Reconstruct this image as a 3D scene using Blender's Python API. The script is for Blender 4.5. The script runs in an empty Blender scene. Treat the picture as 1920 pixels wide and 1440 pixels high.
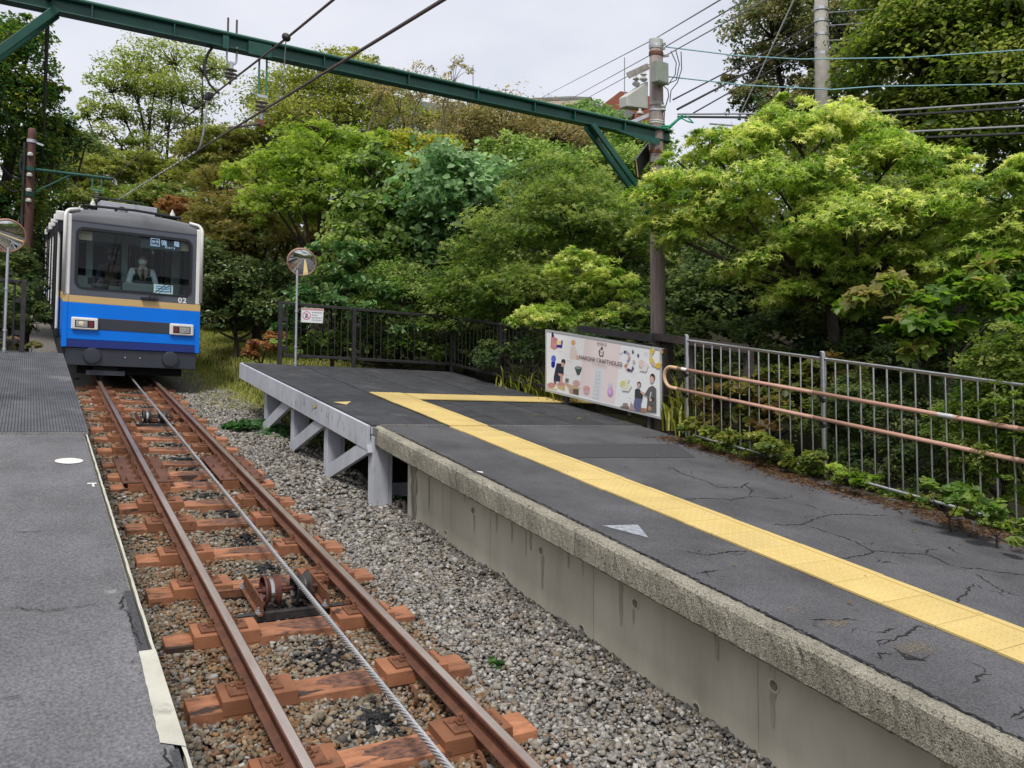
import bpy, math, random
import numpy as np
from mathutils import Vector, Matrix

# ------------------------------------------------------------------ camera, sky, sun, exposure
SC = bpy.context.scene
COL = SC.collection
GR = 0.1878081                       # gradient of the line: everything in the station follows it
CX, CZ, YAW, PITCH, ROLL, FPX = -1.6465, 2.2290, 0.552623, 0.055296, 0.0030937, 1481.76
_fw = Vector((math.sin(YAW)*math.cos(PITCH), math.cos(YAW)*math.cos(PITCH), math.sin(PITCH)))
_r0 = Vector((math.cos(YAW), -math.sin(YAW), 0)); _u0 = _r0.cross(_fw)
_rt = math.cos(ROLL)*_r0 + math.sin(ROLL)*_u0
_up = math.cos(ROLL)*_u0 - math.sin(ROLL)*_r0
cam = bpy.data.cameras.new('camera'); camo = bpy.data.objects.new('camera', cam); COL.objects.link(camo)
cam.sensor_width = 36.0; cam.lens = FPX/1920*36; cam.clip_start = 0.05; cam.clip_end = 2000
camo.matrix_world = Matrix(((_rt.x, _up.x, -_fw.x, CX), (_rt.y, _up.y, -_fw.y, 0), (_rt.z, _up.z, -_fw.z, CZ), (0, 0, 0, 1)))
SC.camera = camo

SUN_EL, SUN_AZ = math.radians(60), math.radians(222)      # azimuth clockwise from +Y
world = bpy.data.worlds.new('World'); SC.world = world; world.use_nodes = True
nt = world.node_tree; nt.nodes.clear()
wo = nt.nodes.new('ShaderNodeOutputWorld'); bg = nt.nodes.new('ShaderNodeBackground')
sky = nt.nodes.new('ShaderNodeTexSky'); sky.sky_type = 'NISHITA'; sky.sun_disc = False
sky.sun_elevation = SUN_EL; sky.sun_rotation = SUN_AZ
sb = nt.nodes.new('ShaderNodeVectorMath'); sb.operation = 'SCALE'; sb.inputs['Scale'].default_value = 0.05
nt.links.new(sky.outputs[0], sb.inputs[0])
tc = nt.nodes.new('ShaderNodeTexCoord'); mp = nt.nodes.new('ShaderNodeMapping'); mp.inputs['Scale'].default_value = (1, 1, 2.6)
nz = nt.nodes.new('ShaderNodeTexNoise'); nz.inputs['Scale'].default_value = 1.9; nz.inputs['Detail'].default_value = 5; nz.inputs['Roughness'].default_value = .5
rp = nt.nodes.new('ShaderNodeValToRGB'); rp.color_ramp.elements[0].position = .34; rp.color_ramp.elements[1].position = .64
rp.color_ramp.elements[0].color = (.330, .346, .402, 1); rp.color_ramp.elements[1].color = (.455, .458, .475, 1)
mx = nt.nodes.new('ShaderNodeMix'); mx.data_type = 'RGBA'; mx.inputs['Factor'].default_value = .90     # heavy overcast
nt.links.new(tc.outputs['Generated'], mp.inputs[0]); nt.links.new(mp.outputs[0], nz.inputs['Vector'])
nt.links.new(nz.outputs['Fac'], rp.inputs[0]); nt.links.new(sb.outputs[0], mx.inputs['A']); nt.links.new(rp.outputs[0], mx.inputs['B'])
nt.links.new(mx.outputs['Result'], bg.inputs['Color']); bg.inputs['Strength'].default_value = 1.0
nt.links.new(bg.outputs[0], wo.inputs[0])
sl = bpy.data.lights.new('sun', 'SUN'); sl.energy = 1.5; sl.angle = math.radians(13); sl.color = (1, .96, .90)
so = bpy.data.objects.new('sun', sl); COL.objects.link(so)
_d = Vector((math.sin(SUN_AZ)*math.cos(SUN_EL), math.cos(SUN_AZ)*math.cos(SUN_EL), math.sin(SUN_EL)))
so.rotation_euler = _d.to_track_quat('Z', 'Y').to_euler()
SC.view_settings.view_transform = 'Standard'; SC.view_settings.look = 'None'
SC.view_settings.exposure = 1.15; SC.view_settings.gamma = 1.0; SC.view_settings.use_curve_mapping = False
SC.cycles.max_bounces = 8; SC.cycles.diffuse_bounces = 6; SC.cycles.glossy_bounces = 3
SC.cycles.transmission_bounces = 4; SC.cycles.transparent_max_bounces = 10
SC.cycles.use_denoising = True; SC.cycles.caustics_reflective = False; SC.cycles.caustics_refractive = False

# ------------------------------------------------------------------ helpers
RNG = np.random.default_rng(7); random.seed(7)
def ray(px, py):
    return _rt*((px-960)/FPX) - _up*((py-720)/FPX) + _fw
def wpt(px, py, d):
    """world point seen at (px,py) of the photograph at horizontal distance d"""
    r = ray(px, py); t = d/math.hypot(r.x, r.y); return Vector((CX, 0, CZ)) + r*t
def track(p): return (p[0], p[1], p[2]-GR*p[1])
def tp(px, py, d): return track(wpt(px, py, d))
def on_x(px, py, x):
    r = ray(px, py); p = Vector((CX, 0, CZ)) + r*((x-CX)/r.x); return track(p)
def on_y(px, py, y):
    r = ray(px, py); p = Vector((CX, 0, CZ)) + r*(y/r.y); return track(p)
def W(x, y, h): return Vector((x, y, GR*y+h))

ORG = {}
def tag(o, label=None, cat=None, group=None, kind=None):
    if label: o['label'] = label
    if cat: o['category'] = cat
    if group: o['group'] = group
    if kind: o['kind'] = kind
    return o
def thing(name, label, cat, base=(0, 0, 0), group=None):
    o = bpy.data.objects.new(name, None); COL.objects.link(o); o.empty_display_size = .1
    o.location = W(*base); ORG[o] = W(*base); return tag(o, label, cat, group)
class MB:
    """collects geometry in track coordinates (x across, y along, h above rail level) and links it as one mesh"""
    def __init__(s): s.v = []; s.f = []; s.m = []
    def add(s, vs, fs, mi=0):
        b = len(s.v); s.v += [tuple(v) for v in vs]
        for f in fs: s.f.append([b+i for i in f]); s.m.append(mi)
        return s
    def box(s, x0, x1, y0, y1, h0, h1, mi=0):
        return s.add([(x0,y0,h0),(x1,y0,h0),(x1,y1,h0),(x0,y1,h0),(x0,y0,h1),(x1,y0,h1),(x1,y1,h1),(x0,y1,h1)],
              [(0,3,2,1),(4,5,6,7),(0,1,5,4),(1,2,6,5),(2,3,7,6),(3,0,4,7)], mi)
    def prism(s, prof, y0, y1, mi=0, axis='y'):
        n = len(prof)
        if axis == 'y': a = [(p[0], y0, p[1]) for p in prof]; b = [(p[0], y1, p[1]) for p in prof]
        else: a = [(y0, p[0], p[1]) for p in prof]; b = [(y1, p[0], p[1]) for p in prof]
        return s.add(a+b, [list(range(n))[::-1], list(range(n, 2*n))] + [(i, (i+1) % n, n+(i+1) % n, n+i) for i in range(n)], mi)
    def tube(s, pts, r, n=8, mi=0, cap=True):
        pts = [Vector(p) for p in pts]; m = len(pts); rs = r if isinstance(r, (list, tuple)) else [r]*m
        vs = []; pu = None
        for i, p in enumerate(pts):
            t = (pts[min(i+1, m-1)]-pts[max(i-1, 0)]).normalized()
            if pu is None: pu = t.cross(Vector((0, 0, 1)) if abs(t.z) < .9 else Vector((1, 0, 0))).normalized()
            else: pu = (pu - t*pu.dot(t)).normalized()
            w = t.cross(pu)
            for k in range(n):
                a = 2*math.pi*(k+.5)/n; vs.append(p + (pu*math.cos(a)+w*math.sin(a))*rs[i])
        fs = [(i*n+k, i*n+(k+1) % n, (i+1)*n+(k+1) % n, (i+1)*n+k) for i in range(m-1) for k in range(n)]
        if cap: fs += [list(range(n))[::-1], list(range((m-1)*n, m*n))]
        return s.add(vs, fs, mi)
    def bar(s, a, b, w, t, mi=0, up=(0, 0, 1)):
        """flat bar from a to b, w wide (sideways) and t thick (along up)"""
        a = Vector(a); b = Vector(b); d = (b-a).normalized(); u = Vector(up)
        sd = d.cross(u).normalized()*w/2; u = sd.cross(d).normalized()*t/2
        vs = [a-sd-u, a+sd-u, a+sd+u, a-sd+u, b-sd-u, b+sd-u, b+sd+u, b-sd+u]
        return s.add(vs, [(0,3,2,1),(4,5,6,7),(0,1,5,4),(1,2,6,5),(2,3,7,6),(3,0,4,7)], mi)
    def lathe(s, c, ax, prof, n=16, mi=0, cap=True):
        """prof: (radius, height along ax) pairs"""
        c = Vector(c); ax = Vector(ax).normalized(); u = ax.orthogonal().normalized(); w = ax.cross(u); vs = []
        for r, z in prof:
            for k in range(n):
                a = 2*math.pi*k/n; vs.append(c + ax*z + (u*math.cos(a)+w*math.sin(a))*r)
        m = len(prof)
        fs = [(i*n+k, i*n+(k+1) % n, (i+1)*n+(k+1) % n, (i+1)*n+k) for i in range(m-1) for k in range(n)]
        if cap: fs += [list(range(n))[::-1], list(range((m-1)*n, m*n))]
        return s.add(vs, fs, mi)
    def build(s, name, mat, parent=None, base=None, bevel=0, smooth=False, raw=False):
        base = ORG[parent] if parent is not None else (W(*base) if base is not None else Vector((0, 0, 0)))
        me = bpy.data.meshes.new(name)
        me.from_pydata([(v[0]-base.x, v[1]-base.y, v[2]+(0 if raw else GR*v[1])-base.z) for v in s.v], [], s.f)
        for m in (mat if isinstance(mat, (list, tuple)) else [mat]): me.materials.append(m)
        if any(s.m): me.polygons.foreach_set('material_index', s.m)
        if smooth: me.polygons.foreach_set('use_smooth', [True]*len(s.f))
        me.update()
        o = bpy.data.objects.new(name, me); COL.objects.link(o)
        if parent is not None: o.parent = parent
        else: o.location = base
        ORG[o] = base
        if bevel:
            b = o.modifiers.new('bevel', 'BEVEL'); b.width = bevel; b.segments = 2; b.limit_method = 'ANGLE'
        if smooth == 'auto': pass
        return o
def children_of(o): return [c for c in KIDS.get(o, [])]
def copy_tree(o, shift, parent=None, label=None):
    """copy a thing with its parts and sub-parts, moved by shift (world)"""
    c = o.copy(); COL.objects.link(c)
    if parent is None: c.location = o.location + shift
    else: c.parent = parent
    if label: c['label'] = label
    for ch in list(o.children): copy_tree(ch, shift, c)
    return c

# ------------------------------------------------------------------ materials
def mat(name, c1, c2=None, c3=None, mott=0, mscale=1., ovar=0, scale=6, sscale=2.5, s_at=.62, rough=.75, metal=0, bump=0, bscale=60, spec=.4, stretch=(1, 1, 1), spread=.16, vor=0):
    m = bpy.data.materials.new(name); m.use_nodes = True; t = m.node_tree; N = t.nodes; L = t.links
    b = N['Principled BSDF']; b.inputs['Roughness'].default_value = rough; b.inputs['Metallic'].default_value = metal
    b.inputs['Specular IOR Level'].default_value = spec
    b.inputs['Base Color'].default_value = (*c1, 1)
    co = N.new('ShaderNodeTexCoord'); oi = N.new('ShaderNodeObjectInfo')
    ad = N.new('ShaderNodeVectorMath'); ad.operation = 'MULTIPLY_ADD'
    L.new(oi.outputs['Random'], ad.inputs[0]); ad.inputs[1].default_value = (13, 29, 7); L.new(co.outputs['Object'], ad.inputs[2])
    mp = N.new('ShaderNodeMapping'); mp.inputs['Scale'].default_value = stretch; L.new(ad.outputs[0], mp.inputs[0])
    def noise(sc, det=4, ro=.6):
        n = N.new('ShaderNodeTexNoise'); n.inputs['Scale'].default_value = sc; n.inputs['Detail'].default_value = det
        n.inputs['Roughness'].default_value = ro; L.new(mp.outputs[0], n.inputs['Vector']); return n
    def ramp(src, a, bb):
        r = N.new('ShaderNodeMapRange'); r.inputs[1].default_value = a; r.inputs[2].default_value = bb; L.new(src, r.inputs[0]); return r.outputs[0]
    def mix(f, a, bb):
        x = N.new('ShaderNodeMix'); x.data_type = 'RGBA'; L.new(f, x.inputs['Factor'])
        for k, v in (('A', a), ('B', bb)):
            if isinstance(v, tuple): x.inputs[k].default_value = (*v, 1)
            else: L.new(v, x.inputs[k])
        return x.outputs['Result']
    out = None
    if c2:
        out = mix(ramp(noise(scale).outputs['Fac'], .5-spread, .5+spread), c1, c2)
        L.new(out, b.inputs['Base Color'])
    if c3:
        out = mix(ramp(noise(sscale, 6, .65).outputs['Fac'], s_at, s_at+.08), out if out is not None else c1, c3)
        L.new(out, b.inputs['Base Color'])
    if mott and out is not None:
        hv = N.new('ShaderNodeHueSaturation'); L.new(out, hv.inputs['Color'])
        mr = ramp(noise(mscale, 5, .62).outputs['Fac'], .3, .7); m2 = N.new('ShaderNodeMapRange'); m2.inputs[3].default_value = 1-mott; m2.inputs[4].default_value = 1+mott; L.new(mr, m2.inputs[0]); av = N.new('ShaderNodeMath'); av.operation = 'MULTIPLY_ADD'; L.new(oi.outputs['Random'], av.inputs[0]); av.inputs[1].default_value = ovar; L.new(m2.outputs[0], av.inputs[2]); L.new(av.outputs[0], hv.inputs['Value']); L.new(hv.outputs[0], b.inputs['Base Color'])
    if bump:
        bp = N.new('ShaderNodeBump'); bp.inputs['Strength'].default_value = bump; bp.inputs['Distance'].default_value = .01
        L.new(noise(bscale, 3, .6).outputs['Fac'], bp.inputs['Height']); L.new(bp.outputs[0], b.inputs['Normal'])
    return m
def leaf_mat(name, trans=.35, rough=.45):
    m = bpy.data.materials.new(name); m.use_nodes = True; t = m.node_tree; N = t.nodes; L = t.links
    b = N['Principled BSDF']; b.inputs['Roughness'].default_value = rough; b.inputs['Specular IOR Level'].default_value = .35
    a = N.new('ShaderNodeAttribute'); a.attribute_name = 'col'; L.new(a.outputs['Color'], b.inputs['Base Color'])
    tr = N.new('ShaderNodeBsdfTranslucent'); mxx = N.new('ShaderNodeMixShader'); mxx.inputs[0].default_value = trans
    hs = N.new('ShaderNodeHueSaturation'); hs.inputs['Value'].default_value = 1.85; hs.inputs['Saturation'].default_value = 1.1
    L.new(a.outputs['Color'], hs.inputs['Color']); L.new(hs.outputs[0], tr.inputs[0])
    L.new(b.outputs[0], mxx.inputs[1]); L.new(tr.outputs[0], mxx.inputs[2]); L.new(mxx.outputs[0], N['Material Output'].inputs[0])
    return m
def attr_mat(name, rough=.85, bump=0):
    m = bpy.data.materials.new(name); m.use_nodes = True; t = m.node_tree; N = t.nodes; L = t.links
    b = N['Principled BSDF']; b.inputs['Roughness'].default_value = rough; b.inputs['Specular IOR Level'].default_value = .3
    a = N.new('ShaderNodeAttribute'); a.attribute_name = 'col'; L.new(a.outputs['Color'], b.inputs['Base Color']); return m
def flat(name, c, rough=.6, metal=0, spec=.4):
    return mat(name, c, rough=rough, metal=metal, spec=spec)
def emit(name, c, s=1):
    m = bpy.data.materials.new(name); m.use_nodes = True; N = m.node_tree.nodes; b = N['Principled BSDF']
    b.inputs['Base Color'].default_value = (*c, 1); b.inputs['Emission Color'].default_value = (*c, 1); b.inputs['Emission Strength'].default_value = s
    return m
def glass(name, tint=(.75, .82, .8), refl=1.0):
    m = bpy.data.materials.new(name); m.use_nodes = True; t = m.node_tree; N = t.nodes; L = t.links
    N.remove(N['Principled BSDF'])
    tr = N.new('ShaderNodeBsdfTransparent'); tr.inputs[0].default_value = (*tint, 1)
    gl = N.new('ShaderNodeBsdfGlossy'); gl.inputs['Roughness'].default_value = .02
    fr = N.new('ShaderNodeFresnel'); fr.inputs['IOR'].default_value = 1.5
    mu = N.new('ShaderNodeMath'); mu.operation = 'MULTIPLY'; mu.inputs[1].default_value = refl; L.new(fr.outputs[0], mu.inputs[0])
    x = N.new('ShaderNodeMixShader'); L.new(mu.outputs[0], x.inputs[0]); L.new(tr.outputs[0], x.inputs[1]); L.new(gl.outputs[0], x.inputs[2])
    L.new(x.outputs[0], N['Material Output'].inputs[0]); return m

K = {}
K['asphalt'] = mat('asphalt', (.046, .046, .050), (.120, .119, .127), None, scale=95, rough=.9, bump=.6, bscale=110, spec=.25, spread=.20, mott=0.34, mscale=1.3)
K['asphalt_old'] = mat('asphalt_old', (.072, .071, .078), (.19, .187, .195), (.27, .265, .255), scale=85, sscale=7, s_at=.66, rough=.9, bump=.65, bscale=100, spec=.25, stretch=(1, .8, 1), spread=.22, mott=0.26, mscale=1.6)
K['asphalt_dark'] = mat('asphalt_dark', (.040, .040, .044), (.080, .080, .086), scale=90, rough=.9, bump=.5, bscale=110, spec=.25)
K['tar'] = flat('tar', (.012, .011, .012), .9)
K['rubber'] = mat('rubber', (.026, .027, .031), (.046, .047, .053), (.065, .065, .070), scale=5, sscale=1.6, s_at=.58, rough=.7, bump=.2, bscale=90, mott=0.25, mscale=1.2)
K['rubber_side'] = mat('rubber_side', (.065, .067, .078), (.10, .102, .115), (.14, .14, .145), scale=4, sscale=2, s_at=.6, rough=.65, bump=.15, mott=0.15, mscale=1)
K['white_paint'] = mat('white_paint', (.72, .71, .68), (.58, .57, .53), (.40, .39, .36), scale=9, sscale=5, s_at=.64, rough=.6)
K['cream_edge'] = mat('cream_edge', (.50, .49, .42), (.40, .39, .33), (.27, .26, .22), scale=7, sscale=4, s_at=.62, rough=.75, bump=.2)
K['yellow'] = mat('yellow', (.62, .475, .19), (.54, .40, .145), (.33, .26, .14), scale=5, sscale=13, s_at=.64, rough=.6, bump=.1, bscale=30, mott=.12, mscale=2.5, ovar=-.06)
K['conc_edge'] = mat('conc_edge', (.12, .11, .078), (.43, .405, .33), (.06, .055, .036), scale=125, sscale=60, s_at=.56, rough=.95, bump=1.0, bscale=120, spread=.17, mott=.30, mscale=2.6)
K['conc_top'] = mat('conc_top', (.12, .115, .105), (.27, .26, .24), (.07, .066, .06), scale=85, sscale=20, s_at=.60, rough=.95, bump=.9, bscale=90, mott=0.3, mscale=3)
K['wall'] = mat('wall', (.54, .505, .405), (.43, .40, .315), (.28, .25, .18), scale=3, sscale=2.2, s_at=.63, rough=.85, bump=.12, bscale=40, stretch=(1, 1, .35), mott=0.16, mscale=1.1)
K['rail'] = mat('rail', (.15, .060, .034), (.09, .038, .024), (.20, .10, .06), scale=9, sscale=5, s_at=.63, rough=.6, bump=.15, bscale=120, mott=0.2, mscale=2)
K['rail_top'] = mat('rail_top', (.66, .57, .51), (.45, .36, .31), scale=4, rough=.3, metal=.8, stretch=(1, .2, 1))
K['sleeper'] = mat('sleeper', (.45, .195, .100), (.29, .122, .062), (.060, .033, .024), scale=11, sscale=4.6, s_at=.55, rough=.75, bump=.2, bscale=70, stretch=(.6, 2.0, 1), mott=0.22, mscale=3, ovar=-.38)
K['block'] = mat('block', (.37, .155, .076), (.25, .10, .048), (.06, .03, .02), scale=10, sscale=5.5, s_at=.58, rough=.75, bump=.15, mott=0.2, mscale=5, ovar=-.38)
K['rust'] = mat('rust', (.19, .078, .038), (.11, .046, .024), (.05, .026, .017), scale=26, sscale=12, s_at=.60, rough=.8, bump=.3, bscale=90)
K['rust_red'] = mat('rust_red', (.12, .038, .026), (.075, .028, .021), (.028, .016, .015), scale=14, sscale=9, s_at=.62, rough=.6)
K['grease'] = mat('grease', (.022, .020, .020), (.045, .040, .038), scale=12, rough=.4)
K['steel'] = mat('steel', (.55, .55, .54), (.42, .42, .42), scale=20, rough=.28, metal=1)
K['galv'] = mat('galv', (.50, .52, .54), (.40, .42, .45), scale=15, rough=.45, metal=.7)
K['cable'] = mat('cable', (.62, .62, .63), (.45, .44, .44), scale=60, rough=.38, metal=.7)
K['wood_paint'] = mat('wood_paint', (.47, .485, .53), (.40, .415, .46), (.24, .245, .27), scale=5, sscale=6, s_at=.63, rough=.65, bump=.15, bscale=40, stretch=(1, 1, .5), mott=0.1, mscale=2)
K['black_metal'] = mat('black_metal', (.020, .018, .020), (.034, .030, .032), scale=8, rough=.45)
K['dark_wood'] = mat('dark_wood', (.050, .038, .036), (.080, .062, .056), scale=12, rough=.75, bump=.2)
K['pink'] = mat('pink', (.50, .30, .23), (.45, .255, .19), (.35, .20, .15), scale=12, sscale=8, s_at=.68, rough=.5)
K['tan'] = flat('tan', (.60, .40, .24), .5)
K['green'] = mat('green', (.007, .078, .053), (.005, .052, .036), (.02, .095, .07), scale=5, sscale=7, s_at=.66, rough=.38)
K['green_lite'] = mat('green_lite', (.05, .17, .12), (.035, .12, .09), scale=6, rough=.5)
K['pole_wood'] = mat('pole_wood', (.28, .225, .205), (.18, .145, .13), (.36, .31, .29), scale=9, sscale=7, s_at=.62, rough=.85, bump=.4, bscale=40, stretch=(3, 3, .25), mott=0.2, mscale=2)
K['pole_red'] = mat('pole_red', (.12, .048, .036), (.075, .034, .027), scale=7, rough=.75, bump=.2, stretch=(3, 3, .3))
K['pole_conc'] = mat('pole_conc', (.36, .34, .30), (.27, .255, .225), scale=8, rough=.85)
K['porc'] = mat('porc', (.60, .61, .56), (.42, .42, .38), scale=20, rough=.3)
K['porc_grey'] = mat('porc_grey', (.34, .32, .29), (.22, .20, .18), scale=15, rough=.45)
K['wire'] = flat('wire', (.02, .02, .022), .6)
K['wire_blue'] = flat('wire_blue', (.22, .40, .44), .6)
K['wire_grey'] = flat('wire_grey', (.28, .28, .30), .5)
K['wire_brown'] = flat('wire_brown', (.10, .075, .065), .6)
K['white_wire'] = flat('white_wire', (.7, .74, .72), .5)
K['green_wire'] = flat('green_wire', (.01, .30, .16), .5)
K['trafo'] = mat('trafo', (.50, .51, .47), (.43, .44, .40), scale=5, rough=.5)
K['trafo_box'] = mat('trafo_box', (.28, .31, .26), (.22, .25, .21), scale=5, rough=.55)
K['bark'] = mat('bark', (.055, .040, .032), (.030, .023, .019), scale=14, rough=.9, bump=.6, bscale=30, stretch=(2, 2, .5))
K['bark_lite'] = mat('bark_lite', (.16, .14, .115), (.10, .086, .07), scale=14, rough=.9, bump=.4, bscale=30)
K['soil'] = mat('soil', (.030, .026, .016), (.020, .022, .010), (.030, .045, .014), scale=2, sscale=1.2, s_at=.55, rough=.95, bump=.8, bscale=12, spec=.04)
K['gravel_sheet'] = mat('gravel_sheet', (.19, .175, .155), (.085, .078, .068), (.30, .28, .25), scale=22, sscale=28, s_at=.58, rough=.95, bump=1.0, bscale=24)
K['stone'] = attr_mat('stone', .88)
K['leaf'] = leaf_mat('leaf', .52); K['leaf_gloss'] = leaf_mat('leaf_gloss', .2, .3)
K['blue'] = mat('blue', (.001, .185, .80), (.001, .175, .75), scale=3, rough=.35, spec=.18)
K['navy'] = mat('navy', (.004, .022, .20), (.004, .02, .17), scale=3, rough=.3)
K['slate'] = mat('slate', (.078, .085, .108), (.088, .094, .117), (.12, .125, .14), scale=2, sscale=1.5, s_at=.60, rough=.28)
K['slate_lit'] = mat('slate_lit', (.135, .14, .15), (.105, .11, .12), scale=2, rough=.4)  # slate raised in tone for the sky light on the upward-curving roof
K['slate_dark'] = mat('slate_dark', (.028, .032, .045), (.036, .040, .053), scale=3, rough=.4)
K['gold'] = flat('gold', (.58, .40, .17), .4)
K['car_white'] = mat('car_white', (.74, .73, .70), (.66, .65, .62), scale=4, rough=.35)
K['car_grey'] = mat('car_grey', (.42, .42, .47), (.36, .36, .40), scale=4, rough=.5)
K['under'] = flat('under', (.010, .010, .011), .8)
K['rubber_seal'] = flat('rubber_seal', (.008, .009, .013), .5)
K['interior'] = flat('interior', (.62, .68, .66), .6)
K['interior_dark'] = flat('interior_dark', (.07, .085, .088), .7)
K['beige'] = flat('beige', (.55, .46, .32), .6)
K['screen'] = flat('screen', (.006, .035, .04), .25)
K['led'] = emit('led', (.45, .55, .80), .5)
K['windscreen'] = glass('windscreen', (.78, .90, .88), .65)
K['side_glass'] = glass('side_glass', (.72, .78, .78), .8)
K['lens'] = mat('lens', (.25, .26, .26), (.42, .40, .33), scale=18, rough=.12, metal=.6)
K['lamp_warm'] = flat('lamp_warm', (.75, .68, .45), .3)
K['red_lens'] = flat('red_lens', (.13, .008, .010), .2)
K['mirror'] = flat('mirror', (.80, .82, .82), .015, metal=1)
K['mirror_rim'] = mat('mirror_rim', (.42, .22, .15), (.34, .19, .13), scale=12, rough=.5)
K['print_white'] = flat('print_white', (.80, .81, .82), .35)
K['alu'] = flat('alu', (.62, .63, .64), .4, metal=.5)
K['skin'] = flat('skin', (.50, .30, .21), .55)
K['hair'] = flat('hair', (.015, .012, .011), .5)
K['mask'] = flat('mask', (.78, .80, .80), .7)
K['shirt'] = flat('shirt', (.62, .68, .72), .75)
K['vest'] = flat('vest', (.012, .024, .026), .8)
K['trousers'] = flat('trousers', (.015, .015, .02), .8)
K['lilac'] = flat('lilac', (.25, .22, .30), .8)
K['roof_grey'] = mat('roof_grey', (.16, .165, .17), (.11, .115, .12), scale=6, rough=.6)
K['roof_beige'] = flat('roof_beige', (.48, .40, .30), .7)
K['brick'] = mat('brick', (.27, .085, .05), (.20, .062, .04), scale=10, rough=.85)
K['plaster'] = mat('plaster', (.62, .60, .56), (.55, .53, .49), scale=3, rough=.8)
K['solar'] = flat('solar', (.02, .02, .02), .35)
PC = {}
def pcol(c, rough=.4):
    if c not in PC: PC[c] = flat('print_%02x%02x%02x' % tuple(int(v*255) for v in c), c, rough)
    return PC[c]

# ------------------------------------------------------------------ leaves
def tmpl(kind):
    if kind == 'maple':
        V = []; F = []
        for a, l in ((-118, .55), (-62, .85), (0, 1.0), (62, .85), (118, .55)):
            a = math.radians(a); d = np.array([math.cos(a), math.sin(a)]); n = np.array([-d[1], d[0]])
            b = len(V); V += [(*(d*.02+n*.15), 0), (*(d*l), -.30*l*l), (*(d*.02-n*.15), 0)]; F.append((b, b+2, b+1))
        return np.array(V), np.array(F)
    if kind == 'oval':
        return np.array([(-.5, 0, -.05), (.0, .26, .06), (.5, 0, -.12), (.0, -.26, .06)]), np.array([(0, 2, 1), (0, 3, 2)])
    if kind == 'tri':
        return np.array([(-.5, .3, 0), (-.5, -.3, 0), (.5, 0, -.1)]), np.array([(0, 1, 2)])
    if kind == 'broad':
        return np.array([(-.5, 0, -.04), (-.15, .42, .05), (.28, .34, .0), (.58, 0, -.16), (.28, -.34, 0), (-.15, -.42, .05)]), np.array([(0, 2, 1), (0, 3, 2), (0, 4, 3), (0, 5, 4)])
    if kind == 'long':
        return np.array([(0, 0, 0), (.35, .07, .05), (1, 0, -.25), (.35, -.07, .05)]), np.array([(0, 2, 1), (0, 3, 2)])
    if kind == 'palm':     # five rounded leaflets
        V = []; F = []
        for a, l in ((-110, .7), (-55, .95), (0, 1.), (55, .95), (110, .7)):
            a = math.radians(a); d = np.array([math.cos(a), math.sin(a)]); n = np.array([-d[1], d[0]]); b = len(V)
            V += [(*(d*.05), 0), (*(d*l*.62+n*.29), .02), (*(d*l), -.16), (*(d*l*.62-n*.29), .02)]; F += [(b, b+2, b+1), (b, b+3, b+2)]
        return np.array(V), np.array(F)
def leaf_arrays(P, Nn, size, kind, rng, fwd=None):
    """one copy of the leaf template per point"""
    V, F = tmpl(kind); n = len(P)
    Nn = Nn/np.linalg.norm(Nn, axis=1, keepdims=True)
    t = rng.normal(size=(n, 3)) if fwd is None else fwd + .35*rng.normal(size=(n, 3))
    t -= Nn*(t*Nn).sum(1, keepdims=True); t /= np.linalg.norm(t, axis=1, keepdims=True)+1e-9
    b = np.cross(Nn, t); s = size*rng.uniform(.5, 1.35, n)
    vv = P[:, None, :] + s[:, None, None]*(V[None, :, 0, None]*t[:, None] + V[None, :, 1, None]*b[:, None] + V[None, :, 2, None]*Nn[:, None])
    ff = F[None] + (np.arange(n)*len(V))[:, None, None]
    return vv.reshape(-1, 3), ff.reshape(-1, 3), len(F)
def mesh_np(name, V, F, mats, facecol=None, org=(0, 0, 0), parent=None):
    me = bpy.data.meshes.new(name); V = V-np.array(org)
    k = F.shape[1]
    me.vertices.add(len(V)); me.vertices.foreach_set('co', V.astype(np.float32).ravel())
    me.loops.add(F.size); me.loops.foreach_set('vertex_index', F.astype(np.int32).ravel())
    me.polygons.add(len(F)); me.polygons.foreach_set('loop_start', np.arange(0, F.size, k, dtype=np.int32))
    me.update(calc_edges=True)
    for m in mats: me.materials.append(m)
    if facecol is not None:
        a = me.attributes.new('col', 'FLOAT_COLOR', 'FACE')
        a.data.foreach_set('color', np.c_[facecol, np.ones(len(facecol))].astype(np.float32).ravel())
    o = bpy.data.objects.new(name, me); COL.objects.link(o)
    if parent is not None: o.parent = parent
    else: o.location = org
    ORG[o] = Vector(org); return o
def palette(n, cols, rng, group=None, jit=.18):
    """random blend between neighbouring palette colours, varied per spray and per leaf"""
    cols = np.array(cols); k = len(cols)
    u = rng.random(n) if group is None else np.clip(rng.random(group.max()+1)[group] + rng.normal(0, .16, n), 0, .999)
    a = u*(k-1); i = np.minimum(a.astype(int), k-2) if k > 1 else np.zeros(n, int)
    c = cols[i]+(cols[np.minimum(i+1, k-1)]-cols[i])*(a-i)[:, None]
    return np.clip(c*rng.uniform(1-jit, 1+jit, (n, 1)), .003, .9)
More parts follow.
